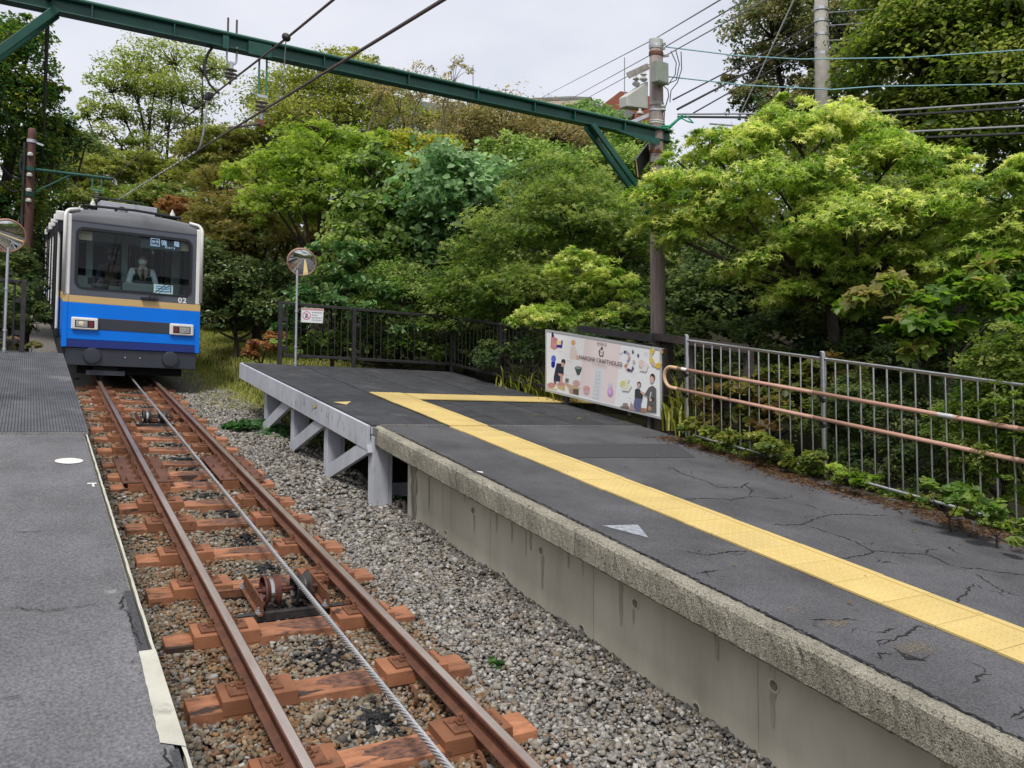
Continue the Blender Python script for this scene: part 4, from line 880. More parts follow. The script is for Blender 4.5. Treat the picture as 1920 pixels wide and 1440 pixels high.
# front lower panels
car_box('skirt', 'slate_dark', XL+.06, XR-.04, YF-.03, YF+.5, .29, .62, bevel=.012)
car_box('front_panel', 'navy', XL+.02, XR-.02, YF-.06, YF+.3, .615, .765, bevel=.01)
car_box('front_panel', 'blue', XL, XR, YF-.065, YF+.35, .76, 1.425, bevel=.012)
for a, b in ((XL-.005, XL+.075), (XR-.075, XR+.005)): car_box('corner_strip', 'blue', a, b, YF-.075, YF+.3, .62, 1.425)
car_box('gold_stripe', 'gold', XL, XR, YF-.062, YF+.35, 1.427, 1.555)
for a, b in ((XL-.006, XL+.08), (XR-.08, XR+.006)): car_box('corner_strip', 'gold', a, b, YF-.072, YF+.3, 1.428, 1.554)
car_box('black_band', 'slate_dark', -.60, .70, YF-.071, YF-.03, .955, 1.165)
car_box('bumper_line', 'slate_dark', XL+.06, XR-.04, YF-.036, YF, .605, .613)
for x in (-.63, .685):
    MB().lathe((x, YF-.03, .475), (0, -1, 0), [(.150, 0), (.148, .03), (.138, .045), (.09, .05), (.02, .052)], 28).build('buffer', K['slate_dark'], car, smooth=False)
for x in (-.09, .16): MB().lathe((x, YF-.03, .47), (0, -1, 0), [(.012, 0), (.010, .012)], 8).build('stud', K['alu'], car)
def headlight(x, flip):
    hl = MB().box(x-.215, x+.215, YF-.115, YF-.06, .945, 1.165).build('headlight', K['car_white'], car, bevel=.022)
    MB().box(x-.155, x+.155, YF-.1175, YF-.10, .985, 1.118).build('lamp_recess', K['rubber_seal'], hl)
    s = -1 if flip else 1
    MB().box(min(x-s*.14, x+s*.045), max(x-s*.14, x+s*.045), YF-.121, YF-.112, .996, 1.106).build('lens', K['lens'], hl, bevel=.006)
    MB().lathe((x-s*.055, YF-.121, 1.06), (0, -1, 0), [(.040, 0), (.030, .003), (.01, .004)], 14).build('bulb', K['lamp_warm'] if not flip else K['lens'], hl)
    MB().box(min(x+s*.065, x+s*.14), max(x+s*.065, x+s*.14), YF-.121, YF-.112, .996, 1.106).build('tail_lens', K['red_lens'], hl, bevel=.006)
headlight(-.77, False); headlight(.865, True)
# windscreen surround with a rounded opening
def rrect(x0, x1, h0, h1, r, n=6):
    P = []
    for cx_, ch, a0 in ((x1-r, h1-r, 0), (x0+r, h1-r, 90), (x0+r, h0+r, 180), (x1-r, h0+r, 270)):
        for k in range(n+1): a = math.radians(a0+90*k/n); P.append((cx_+r*math.cos(a), ch+r*math.sin(a)))
    return P
def ring_mb(inner, outer, y0, y1, m=None):
    n = len(inner); mb = m or MB()
    return mb.add([(x, y0, h) for x, h in inner]+[(x, y0, h) for x, h in outer]+[(x, y1, h) for x, h in inner]+[(x, y1, h) for x, h in outer],
        [(i, (i+1) % n, n+(i+1) % n, n+i) for i in range(n)]+[(2*n+i, 3*n+i, 3*n+(i+1) % n, 2*n+(i+1) % n) for i in range(n)]+[(i, 2*n+i, 2*n+(i+1) % n, (i+1) % n) for i in range(n)]+[(n+i, n+(i+1) % n, 3*n+(i+1) % n, 3*n+i) for i in range(n)])
XA, XB = XL+.10, XR-.09
inn = rrect(-.93, 1.005, 1.685, 2.79, .12); out_ = rrect(XA, XB, 1.556, 2.93, .01)
ring_mb(inn, out_, YF-.06, YF+.04).build('windscreen_surround', K['slate'], car)
ring_mb(rrect(-.905, .98, 1.71, 2.765, .10), rrect(-.955, 1.03, 1.685, 2.815, .14), YF-.072, YF-.02).build('window_seal', K['rubber_seal'], car)
MB().add([(x, YF-.03, h) for x, h in rrect(-.93, 1.005, 1.685, 2.79, .11)], [list(range(28))[::-1]]).build('windscreen', K['windscreen'], car)
def crown(x): return .085*(1-((x-.035)/1.12)**2)
rows = [(YF-.058, 2.925, 0), (YF-.055, 2.985, .5), (YF-.02, 3.05, .9), (YF+.10, 3.105, 1), (YF+.45, 3.125, 1), (YB, 3.125, 1)]
xsn = np.linspace(XA-.005, XB+.005, 17); vs = [(x, y, h+c*crown(x)) for y, h, c in rows for x in xsn]; k = 17
m = MB().add(vs, [(r*k+i, r*k+i+1, (r+1)*k+i+1, (r+1)*k+i) for r in range(5) for i in range(k-1)]); m.build('roof', K['slate_lit'], car, smooth=True)
ring_mb([(x, 2.905) for x in (XA, XB)]+[(XB, 2.912), (XA, 2.912)], [(XA-.001, 2.900), (XB+.001, 2.900), (XB+.001, 2.917), (XA-.001, 2.917)], YF-.063, YF-.05).build('roof_seam', K['slate_dark'], car)
for s, xa, xb in ((-1, XL-.01, XA), (1, XB, XR+.01)):
    car_box('corner_post', 'car_white', xa, xb, YF-.066, YF+.42, 1.556, 3.03, bevel=.02)
    xc = XL-.005 if s < 0 else XR+.005
    pts = [(xc, YF-.075, 1.60), (xc, YF-.075, 2.98)]+[(xc-s*.10*(1-math.cos(a)), YF-.075+.05*math.sin(a), 2.98+.13*math.sin(a)) for a in np.linspace(.2, math.pi/2, 6)]+[(xc-s*.22, YF+.02, 3.135)]
    MB().tube(pts, .032, 10).build('drain_pipe', K['car_white'], car, smooth=True)
text('02', .140, K['print_white'], 'number', car, lambda u, v: (.79+u*1.02, YF-.0625, 1.572+v), 1.12, .004)
# wiper
MB().tube([(.30, YF-.08, 1.60), (.30, YF-.10, 1.63)], .022, 8).build('wiper_motor', K['rubber_seal'], car)
wpz = MB().bar((.26, YF-.10, 1.615), (.60, YF-.10, 1.93), .014, .010, up=(0, 1, 0)); wpz.bar((.33, YF-.10, 1.615), (.66, YF-.10, 1.92), .010, .010, up=(0, 1, 0)); wpz.bar((.14, YF-.10, 1.605), (.42, YF-.10, 1.610), .05, .03)
wpz.build('wiper', K['rubber_seal'], car)
MB().bar((.66, YF-.045, 1.74), (.655, YF-.045, 2.32), .012, .010, up=(0, 1, 0)).build('wiper', K['rubber_seal'], car)
# side walls, windows, doors
for s, x in ((-1, XL), (1, XR)):
    xa, xb = (x, x+.05) if s < 0 else (x-.05, x)
    xo = (x-.004, x+.05) if s < 0 else (x-.05, x+.004)
    car_box('side_panel', 'slate_dark', xa, xb, YF+.36, YB, .30, .63); car_box('side_panel', 'navy', xa, xb, YF+.31, YB, .63, .76)
    car_box('side_panel', 'blue', xa, xb, YF+.36, YB, .76, 1.427); car_box('side_stripe', 'gold', xo[0], xo[1], YF+.36, YB, 1.427, 1.555)
    car_box('side_panel', 'slate', xa, xb, YF+.43, YB, 2.74, 3.10)
    y = YF+.42; i = 0
    while y < YB-.3:
        yp = y+(1.55 if i == 0 else 1.35)
        car_box('window_post', 'slate_dark', xa, xb, yp-.07, yp+.07, 1.556, 2.74)
        MB().box((xa+xb)/2-.004, (xa+xb)/2+.004, y+.05, yp-.07, 1.556, 2.74).build('side_window', K['side_glass'], car)
        y = yp+.02; i += 1
    for y in (18.1, 19.7, 22.4, 25.1, 28.3, 31.6, 34.6):
        xx = x+s*.035
        d = MB(); lo_, hi_ = min(x, x+s*.03), max(x, x+s*.03); d.box(lo_, hi_, y-.55, y+.55, .80, 1.56); d.box(lo_, hi_, y-.55, y+.55, 2.62, 2.78); d.box(lo_, hi_, y-.55, y-.47, 1.56, 2.62); d.box(lo_, hi_, y+.47, y+.55, 1.56, 2.62); dr = d.build('door', K['slate_dark'], car, bevel=.005)
        for yy, km in ((y-.58, 'car_white'), (y-.40, 'rubber_seal'), (y+.58, 'rubber_seal')): MB().tube([(xx+s*(.02 if km == 'car_white' else .03), yy, .78), (xx+s*(.02 if km == 'car_white' else .03), yy, 2.92)], .028, 8).build('door_jamb', K[km], dr)
        MB().box(x+s*.014-.003, x+s*.014+.003, y-.47, y+.47, 1.56, 2.62).build('door_window', K['side_glass'], dr)
        MB().box(min(x-s*.03, x+s*.13), max(x-s*.03, x+s*.13), y-.72, y-.50, 2.93, 3.12).build('door_lamp', K['car_white'], dr, bevel=.02)
        MB().box(min(x, x+s*.09), max(x, x+s*.09), y-.70, y-.46, 2.72, 2.94).build('lamp_bracket', K['rubber_seal'], dr)
        MB().box(min(x, x+s*.08), max(x, x+s*.08), y-.66, y-.50, .66, .84).build('foot_buffer', K['rubber_seal'], dr, bevel=.02)
car_box('rear_panel', 'slate', XL, XR, YB, YB+.05, .3, 3.15)
# cab interior
car_box('floor', 'interior', XL+.06, XR-.06, YF+.06, YB-.1, .62, .70); car_box('ceiling', 'interior', XL+.06, XR-.06, YF+.06, YB-.1, 2.88, 2.93)
for a, b, h0, h1 in ((XL+.06, -.62, .70, 1.88), (-.62, .02, .70, 1.72), (.02, XR-.06, .70, 1.84), (XL+.06, XR-.06, 2.62, 2.88), (XL+.06, -.95, 1.88, 2.62), (-.66, -.54, 1.86, 2.62), (.0, .11, 1.72, 2.62), (.98, XR-.06, 1.84, 2.62)):
    car_box('cab_partition', 'interior', a, b, 18.30, 18.36, h0, h1)
car_box('console', 'interior_dark', -.86, .96, YF+.06, YF+.50, .72, 1.70, bevel=.02); car_box('console', 'interior_dark', -.14, .46, YF+.25, YF+.65, 1.70, 1.86, bevel=.02)
car_box('control_lever', 'rubber_seal', -.66, -.38, YF+.16, YF+.40, 1.70, 1.80, bevel=.03); MB().tube([(-.60, YF+.25, 1.78), (-.50, YF+.25, 1.87), (-.40, YF+.25, 1.80)], .02, 8).build('control_lever', K['rubber_seal'], car)
p_ = car_box('timetable_card', 'print_white', .38, .72, YF+.10, YF+.115, 1.71, 1.88)
for h in (1.75, 1.80, 1.84): MB().add([(.41, YF+.098, h), (.60, YF+.098, h-.01), (.69, YF+.098, h+.015), (.69, YF+.098, h+.03), (.58, YF+.098, h+.012), (.41, YF+.098, h+.02)], [list(range(6))]).build('card_print', pcol((.05, .25, .60)), p_)
for a, b in ((-.90, -.68), (.80, .985)): car_box('sun_visor', 'beige', a, b, YF+.10, YF+.12, 2.58, 2.80)
for i in range(6):
    yy = 19.4+i*2.6
    for a, b in ((XL+.1, -.3), (.35, XR-.1)): car_box('seat', 'lilac', a, b, yy, yy+.5, .72+.0, 1.62, bevel=.04)
# destination display
ds = car_box('destination_display', 'screen', .12, .83, YF+.05, YF+.10, 2.555, 2.775)
def dtx(s, sz, x, h, sp=1.0): text(s, sz, K['led'], 'lettering', ds, lambda u, v: (x+u, YF+.0485, h+v), sp)
dtx('強', .11, .475, 2.655); dtx('羅', .11, .70, 2.655); dtx('Gora', .062, .55, 2.595, 1.5); dtx('各停', .062, .315, 2.675); dtx('Local', .04, .32, 2.632, 1.1)
ring_mb([(.305, 2.622), (.445, 2.622), (.445, 2.75), (.305, 2.75)], [(.297, 2.614), (.453, 2.614), (.453, 2.758), (.297, 2.758)], YF+.046, YF+.05).build('display_box', K['led'], ds)
# roof gear
car_box('roof_box', 'car_grey', -.52, .48, YF+.75, YF+1.6, 3.20, 3.40, bevel=.01)
MB().tube([(-.82, YF+.28, 3.235), (.03, YF+.28, 3.262), (.86, YF+.28, 3.23)], .026, 8).build('roof_bar', K['rubber_seal'], car)
for x in (-.78, -.3, .4, .84): MB().tube([(x, YF+.28, 3.15), (x, YF+.28, 3.24)], .018, 6).build('bar_foot', K['rubber_seal'], car)
for x in (-.68, .70): MB().lathe((x, YF+.30, 3.25), (0, 0, 1), [(.055, 0), (.05, .02), (.012, .11), (.004, .13)], 12).build('roof_insulator', K['porc'], car)
MB().tube([(-.15+.09*math.cos(a), YF+.72, 3.22+.10*math.sin(a)) for a in np.linspace(0, math.pi, 10)], .010, 6).build('roof_hose', K['rubber_seal'], car)
pg = MB(); pg.tube([(-.55, YF+4, 3.2), (-.35, YF+3.4, 3.64)], .02, 6); pg.tube([(.55, YF+4, 3.2), (.35, YF+3.4, 3.64)], .02, 6); pg.tube([(-.5, YF+3.4, 3.64), (.5, YF+3.4, 3.64)], .02, 6); pg.build('pantograph', K['rubber_seal'], car)
# running gear
car_box('underframe', 'under', -.85, .95, YF+.35, YB-.4, .10, .40); car_box('plough', 'slate_dark', -.72, -.08, YF+.02, YF+.06, .115, .205, bevel=.006)
car_box('plough_arm', 'under', -.6, -.2, YF+.06, YF+.4, .15, .30)
for y in (YF+2.2, YF+4.4, YB-4.4, YB-2.2):
    for s in (-1, 1): MB().lathe((s*.49, y, .30), (1, 0, 0), [(.10, -.06), (.30, -.06), (.30, .05), (.10, .05)], 20).build('wheel', K['under'], car)

# people in the car
def person(name, label, pos, parts, sit=False, group=None):
    o = thing(name, label, 'person', pos, group); x, y, h = pos
    J = {'pelvis': (0, 0, .95), 'spine': (0, .01, 1.12), 'chest': (0, .0, 1.32), 'neck': (0, -.01, 1.47), 'head0': (0, -.02, 1.54), 'head1': (0, -.025, 1.62), 'head2': (0, -.02, 1.70)}
    R_ = {'pelvis': (.15, .11), 'spine': (.135, .105), 'chest': (.155, .11), 'neck': (.055, .058), 'head0': (.062, .075), 'head1': (.076, .092), 'head2': (.058, .070)}
    Ed = [('pelvis', 'spine'), ('spine', 'chest'), ('chest', 'neck'), ('neck', 'head0'), ('head0', 'head1'), ('head1', 'head2')]
    for s, n in ((-1, 'l'), (1, 'r')):
        pts = {'sh': (s*.185, 0, 1.40), 'el': (s*.25, -.06, 1.14), 'wr': (s*.17, -.28, 1.05), 'pa': (s*.15, -.35, 1.045)}; rad = {'sh': .058, 'el': .042, 'wr': .028, 'pa': .030}
        hip = (s*.09, 0, .88); kn = (s*.10, -.42, .90) if sit else (s*.10, -.02, .48); an = (s*.10, -.44, .48) if sit else (s*.10, .02, .07); to = (an[0], an[1]-.14, an[2]-.04)
        pts.update({'hp': hip, 'kn': kn, 'an': an, 'to': to}); rad.update({'hp': .082, 'kn': .055, 'an': .038, 'to': .035})
        for k in pts: J[k+n] = pts[k]; R_[k+n] = (rad[k], rad[k])
        Ed += [('chest', 'sh'+n), ('sh'+n, 'el'+n), ('el'+n, 'wr'+n), ('wr'+n, 'pa'+n), ('pelvis', 'hp'+n), ('hp'+n, 'kn'+n), ('kn'+n, 'an'+n), ('an'+n, 'to'+n)]
        for f in range(5):      # fingers
            fx = s*.15+(f-1.5)*.018 if f < 4 else s*.15-s*.036; L_ = (.050, .060, .057, .045, .030)[f]
            J['f%d%s' % (f, n)] = (fx, -.39 if f < 4 else -.36, 1.04); J['g%d%s' % (f, n)] = (fx, -.39-L_*.7 if f < 4 else -.385, 1.015); R_['f%d%s' % (f, n)] = R_['g%d%s' % (f, n)] = (.0085, .0085)
            Ed += [('pa'+n, 'f%d%s' % (f, n)), ('f%d%s' % (f, n), 'g%d%s' % (f, n))]
    def skin(nm, keys, grow, m, parent, sub=2, clip=None):
        me = bpy.data.meshes.new(nm); idx = {k: i for i, k in enumerate(keys)}
        me.from_pydata([(J[k][0], J[k][1], J[k][2]) for k in keys], [(idx[a], idx[b]) for a, b in Ed if a in idx and b in idx], []); me.materials.append(m)
        ob = bpy.data.objects.new(nm, me); COL.objects.link(ob); ob.parent = parent; ORG[ob] = ORG[o]
        md = ob.modifiers.new('skin', 'SKIN'); md.use_smooth_shade = True
        for i, k in enumerate(keys):
            v = me.skin_vertices[0].data[i]; v.radius = (R_[k][0]+grow, R_[k][1]+grow); v.use_root = (i == 0)
        sd = ob.modifiers.new('sub', 'SUBSURF'); sd.levels = sd.render_levels = sub; return ob
    allk = ['pelvis']+[k for k in J if k != 'pelvis']
    body = skin('body', allk, 0, K['skin'], o)
    skin('shirt', ['spine', 'chest']+[k+n for n in 'lr' for k in ('sh', 'el', 'wr')], .014, parts['shirt'], o)
    skin('trousers', ['pelvis']+[k+n for n in 'lr' for k in ('hp', 'kn', 'an')], .014, K['trousers'], o)
    def place(v): return (x+v[0], y+v[1], h+v[2]-GR*v[1])
    if parts.get('vest'):
        vs = []; nr, na = 8, 22
        for i in range(nr):
            t = i/(nr-1); hh = .98+.44*t; a = .178+.02*math.sin(t*2.6)-.03*t*t; b = .135-.01*t; gap = .06+.95*max(0, t-.35)
            for j in range(na): th = -math.pi/2+gap+(2*math.pi-2*gap)*j/(na-1); vs.append(place((a*math.cos(th), b*math.sin(th), hh)))
        MB().add(vs, [(i*na+j, i*na+j+1, (i+1)*na+j+1, (i+1)*na+j) for i in range(nr-1) for j in range(na-1)]).build('vest', parts['vest'], o, smooth=True)
        MB().add([place(p) for p in ((.07, -.142, 1.27), (.13, -.132, 1.27), (.13, -.132, 1.285), (.07, -.142, 1.285))], [(0, 1, 2, 3)]).build('name_badge', K['gold'], o)
        MB().add([place(p) for p in ((-.02, -.128, 1.42), (.02, -.128, 1.42), (.028, -.142, 1.16), (0, -.144, 1.12), (-.028, -.142, 1.16))], [(0, 1, 2, 3, 4)]).build('tie', K['vest'], o)
        for s in (-1, 1): MB().add([place(p) for p in ((s*.01, -.10, 1.45), (s*.075, -.075, 1.475), (s*.07, -.125, 1.40))], [(0, 1, 2)]).build('collar', K['shirt'], o)
    # face: eyes, nose, ears, mask, hair or cap
    for s in (-1, 1):
        MB().lathe(place((s*.030, -.108, 1.640)), (0, -1, 0), [(.011, -.006), (.009, .003), (.002, .006)], 10).build('eye', K['hair'], o)
        MB().lathe(place((s*.082, -.01, 1.61)), (s, 0, 0), [(.022, -.01), (.028, .004), (.012, .012)], 10).build('ear', K['skin'], o)
    MB().add([place(p) for p in ((0, -.113, 1.65), (-.014, -.108, 1.60), (.014, -.108, 1.60), (0, -.135, 1.605))], [(0, 1, 3), (0, 3, 2), (1, 2, 3)]).build('nose', K['skin'], o)
    vs = []
    for i, (hh, yy, wd) in enumerate(((1.615, -.121, .058), (1.59, -.138, .068), (1.56, -.135, .068), (1.53, -.105, .055))):
        for j in range(9): a = math.radians(-80+20*j); vs.append(place((wd*1.12*math.sin(a), yy*(.25+.75*math.cos(a)), hh)))
    MB().add(vs, [(i*9+j, i*9+j+1, (i+1)*9+j+1, (i+1)*9+j) for i in range(3) for j in range(8)]).build('mask', K['mask'], o, smooth=True)
    hp = [(.088, 0), (.094, .035), (.088, .075), (.062, .105), (.02, .118)]
    MB().lathe(place((0, .012, 1.645)), (0, .12, 1), hp, 20).build('hair', K['hair'], o, smooth=True)
    if parts.get('cap'): MB().lathe(place((0, .0, 1.70)), (0, .05, 1), [(.098, 0), (.100, .04), (.112, .07), (.10, .085), (.02, .09)], 20).add([place((.098*math.cos(a), -.098*abs(math.sin(a))*1.0, 1.70)) for a in np.linspace(math.pi, 2*math.pi, 9)]+[place((.09*math.cos(a), .17*math.sin(a), 1.685)) for a in np.linspace(math.pi, 2*math.pi, 9)], [(i, i+1, 9+i+1, 9+i) for i in range(8)]).build('cap', parts['cap'], o)
    return o
person('person', 'driver in white shirt, dark vest, cap and white mask at the cab controls', (.25, 17.02, .70), {'shirt': K['shirt'], 'vest': K['vest'], 'cap': K['vest']})
person('person', 'passenger in a lilac top and white mask seated behind the cab', (-.12, 19.35, .72), {'shirt': K['lilac'], 'cap': K['beige']}, sit=True)

# second car far up the line
fc = thing('cable_car', 'tiny white cable car far up the track above the trees', 'cable car', (0, 150, 0))
MB().box(-1.15, 1.15, 150, 162, .35, 1.3).build('body', K['slate'], fc); MB().box(-1.15, 1.15, 150, 162, 1.3, 1.8).build('body', K['car_white'], fc); MB().box(-1.15, 1.15, 150.2, 162, 2.7, 3.2).build('roof', K['car_white'], fc)
MB().box(-1.05, 1.05, 150.1, 161, 1.8, 2.7).build('windscreen', K['side_glass'], fc); MB().box(-.8, .8, 149.98, 150.1, .05, .45).build('bumper', K['under'], fc)
for s in (-1.12, 1.04): MB().box(s, s+.08, 150.05, 150.2, 1.8, 2.7).build('corner_post', K['car_white'], fc)

# ------------------------------------------------------------------ overhead line portal
def ab(x, y, z): return (x, y, z-GR*y)          # absolute height -> track coordinates
bm = thing('gantry_beam', 'long dark green steel beam crossing above the track between two poles', 'gantry', (1.2, 8.55, 4.7))
def by(x): return 8.62-.075*x
ZT, ZB = 6.405, 6.255
a_, b_ = -3.2, 6.0
def beam_piece(z0, z1, w, name):
    P = []
    for x in (a_, b_): 
        y = by(x); P += [ab(x, y-w/2, z0), ab(x, y+w/2, z0), ab(x, y+w/2, z1), ab(x, y-w/2, z1)]
    return MB().add(P, [(0, 3, 2, 1), (4, 5, 6, 7), (0, 1, 5, 4), (1, 2, 6, 5), (2, 3, 7, 6), (3, 0, 4, 7)]).build(name, K['green'], bm, bevel=.004)
beam_piece(ZB, ZB+.012, .11, 'flange'); beam_piece(ZT-.012, ZT, .11, 'flange'); beam_piece(ZB+.015, ZT-.015, .012, 'web')
MB().tube([ab(x, by(x)-.05, ZT+.012) for x in np.linspace(a_, b_, 12)], .014, 6).build('conduit', K['green_lite'], bm)
for x in (-1.9, -1.2, -.45, 1.1, 2.1, 3.0, 3.8, 4.4, 5.2):
    MB().add([ab(x-.006, by(x)-.052, ZB+.015), ab(x+.006, by(x)-.052, ZB+.015), ab(x+.006, by(x)-.007, ZB+.015), ab(x-.006, by(x)-.007, ZB+.015), ab(x-.006, by(x)-.052, ZT-.015), ab(x+.006, by(x)-.052, ZT-.015), ab(x+.006, by(x)-.007, ZT-.015), ab(x-.006, by(x)-.007, ZT-.015)], [(0, 3, 2, 1), (4, 5, 6, 7), (0, 1, 5, 4), (1, 2, 6, 5), (2, 3, 7, 6), (3, 0, 4, 7)]).build('stiffener', K['green'], bm)
for x0, x1 in ((.02, .08), (.28, .52)):
    MB().add([ab(x0, by(x0)-.058, ZB-.02), ab(x1, by(x1)-.058, ZB-.02), ab(x1, by(x1)-.058, ZT-.03), ab(x0, by(x0)-.058, ZT-.03), ab(x0, by(x0)-.066, ZB-.02), ab(x1, by(x1)-.066, ZB-.02), ab(x1, by(x1)-.066, ZT-.03), ab(x0, by(x0)-.066, ZT-.03)], [(0, 1, 2, 3), (7, 6, 5, 4), (0, 4, 5, 1), (1, 5, 6, 2), (2, 6, 7, 3), (3, 7, 4, 0)]).build('clamp_plate', K['green'], bm)
for dy in (-.065, .065):
    MB().bar(ab(4.66, by(4.66)+dy, ZB+.0), ab(5.76, 8.20+dy, 5.16), .05, .075, up=(1, 0, 1)).build('brace', K['green'], bm, bevel=.004)
    MB().bar(ab(-1.50, by(-1.5)+dy, ZB+.02), ab(-2.60, 8.82+dy, 5.0), .05, .075, up=(-1, 0, 1)).build('brace', K['green'], bm, bevel=.004)
MB().bar(ab(4.62, by(4.62), ZB+.03), ab(4.80, by(4.8), ZB-.12), .19, .012, up=(0, 1, 0)).build('gusset', K['green'], bm)
MB().add([ab(4.95, 8.16, ZB-.005), ab(5.75, 8.10, ZB-.005), ab(5.75, 8.10, ZB-.10), ab(5.5, 8.12, ZB-.09)], [(0, 1, 2, 3)]).build('gusset', K['green'], bm)
def pole(name, label, x, y, z0, z1, r0, r1, m, group=None):
    o = thing(name, label, 'pole', (x, y, z0-GR*y), group); MB().tube([ab(x, y, z0+(z1-z0)*t) for t in np.linspace(0, 1, 6)], [r0+(r1-r0)*t for t in np.linspace(0, 1, 6)], 18).build('shaft', K[m], o, smooth=True); return o
PX, PYY = 5.82, 8.24
up_ = pole('utility_pole', 'brown wooden utility pole with grey transformer gear at the beam end', PX, PYY, 1.0, 7.66, .112, .094, 'pole_wood')
def hz(py): return on_x(1228, py, PX)[2]+GR*on_x(1228, py, PX)[1]   # absolute height on the pole
def band(py, w, m, r=.103, name='band'):
    z = hz(py); MB().tube([ab(PX, PYY, z-w/2), ab(PX, PYY, z+w/2)], r, 18).build(name, K[m], up_)
MB().tube([ab(PX, PYY, 7.60), ab(PX, PYY, 7.73), ab(PX, PYY, 7.745)], [.100, .100, .07], 18).build('cap', K['trafo'], up_)
for py, w, m in ((88, .035, 'galv'), (103, .05, 'rust'), (197, .05, 'porc_grey'), (209, .03, 'galv'), (229, .02, 'porc'), (233, .02, 'porc'), (287, .05, 'rust'), (302, .08, 'porc_grey'), (310, .03, 'rust')): band(py, w, m)
z = hz(145); MB().add([], []); bx_ = MB().box(PX-.20+.0, PX+.02, PYY-.235, PYY-.10, z-.16-GR*PYY, z+.15-GR*PYY).build('meter_box', K['trafo_box'], up_, bevel=.012)
MB().box(PX-.185, PX+.005, PYY-.243, PYY-.235, z-.14-GR*PYY, z+.10-GR*PYY).build('box_door', K['trafo_box'], bx_, bevel=.004)
z = hz(178); P0 = Vector((5.40, 8.55))
tr = MB(); q = [on_y(*p, 8.6) for p in ((1173, 180), (1214, 152), (1214, 190), (1214, 205), (1174, 200))]
tr.add([(p[0], 8.58, p[2]) for p in q]+[(p[0]+.02, 8.78, p[2]) for p in q], [(0, 1, 2, 3, 4), (9, 8, 7, 6, 5), (0, 5, 6, 1), (1, 6, 7, 2), (2, 7, 8, 3), (3, 8, 9, 4), (4, 9, 5, 0)]); tr.build('transformer', K['trafo'], up_, bevel=.015)
for px_, py_ in ((1196, 152), (1210, 143)):
    c = on_y(px_, py_, 8.62); MB().lathe((c[0], 8.66, c[2]-.07), (0, 0, 1), [(.03, 0), (.06, .03), (.055, .05), (.025, .07), (.025, .09), (.05, .10), (.045, .12), (.018, .14), (.014, .19)], 14).build('bushing', K['porc'], up_)
a = on_y(1177, 142, 8.62); b = on_y(1216, 124, 8.5); MB().bar((a[0], 8.62, a[2]), (b[0], 8.5, b[2]), .02, .09, up=(0, 0, 1)).build('cross_plate', K['porc_grey'], up_)
a = on_y(1178, 232, 8.5); b = on_y(1226, 212, 8.32); MB().bar(a, b, .05, .05).build('bracket_arm', K['galv'], up_)
c = on_y(1200, 214, 8.45); MB().lathe(c, (0, 0, 1), [(.05, 0), (.05, .02), (.02, .05), (.018, .08)], 12).build('bushing', K['porc'], up_)
for px_, py_ in ((1246, 145), (1242, 203)):
    c = on_y(px_, py_, 8.15); MB().lathe(c, (0, 0, 1), [(.02, -.04), (.05, -.03), (.045, -.01), (.025, 0), (.045, .02), (.04, .04), (.012, .06)], 12).build('insulator', K['porc'], up_)
    MB().tube([(PX, PYY, c[2]-.05), (c[0], c[1], c[2]-.05)], .014, 6).build('bracket_arm', K['rust'], up_)
for py_, px_ in ((82, 1248), (90, 1247), (104, 1254)):
    c = on_y(px_, py_, 8.1); MB().bar((PX, PYY, c[2]-.02), c, .02, .035).build('bracket_arm', K['porc_grey'], up_)
a = [on_y(*p, 8.35) for p in ((1192, 300), (1216, 268), (1219, 300), (1196, 332))]
MB().add([(p[0], 8.35, p[2]) for p in a]+[(p[0]+.01, 8.40, p[2]) for p in a], [(0, 3, 2, 1), (4, 5, 6, 7), (0, 1, 5, 4), (1, 2, 6, 5), (2, 3, 7, 6), (3, 0, 4, 7)]).build('black_plate', K['solar'], up_)
MB().tube([(a[0][0], 8.345, a[0][2]), (a[3][0], 8.345, a[3][2])], .008, 6).build('yellow_edge', K['yellow'], up_)
pole('catenary_mast', 'brown mast at the hidden left end of the green beam', -2.70, 8.83, .8, 7.2, .11, .09, 'pole_red')
# insulators under the beam
def disc_stack(c, n, r, m, t, gap=.045):
    prof = []
    for i in range(n): z = -i*gap; prof += [(.018, z), (.022, z-.008), (r, z-.022), (r*.96, z-.028), (.03, z-.024)]
    prof += [(.018, -n*gap), (.014, -n*gap-.02)]
    return MB().lathe(c, (0, 0, 1), prof, 18).build('insulator_discs', K[m], t)
i1 = thing('line_insulator', 'grey disc insulator on a shackle holding the upper wire', 'insulator', (.08, 8.61, 4.3), 'insulators hanging from the beam')
c = on_y(434, 128, 8.61); x = c[0]
m = MB().tube([ab(x-.05, 8.61, ZB+.05), (x-.05, 8.61, c[2]+.10)]+[(x+.05*math.sin(a), 8.61, c[2]+.10-.06*math.cos(a)) for a in np.linspace(-1.2, 1.2, 7)]+[(x+.05, 8.61, c[2]+.10), ab(x+.05, 8.61, ZB+.05)], .011, 6); m.build('shackle', K['galv'], i1)
MB().tube([(x, 8.61, c[2]+.07), (x, 8.61, c[2]-.02)], .02, 8).build('clevis', K['galv'], i1); c2 = on_y(433, 127, 8.61); disc_stack((c2[0], 8.61, c2[2]), 3, .068, 'porc_grey', i1, .042)
e = on_y(431, 153, 8.61); MB().tube([(c2[0], 8.61, c2[2]-.13), (e[0], 8.61, e[2]-.03)], .014, 8).build('wire_clamp', K['wire'], i1)
for dx in (-.045, .045): MB().tube([ab(x+dx, 8.61, ZT-.02), ab(x+dx, 8.61, ZT+.20)], .011, 6).build('stud_rod', K['wire_brown'], i1)
i2 = thing('line_insulator', 'grey disc insulator on two long rods steadying the lower wire', 'insulator', (.45, 8.58, 4), 'insulators hanging from the beam')
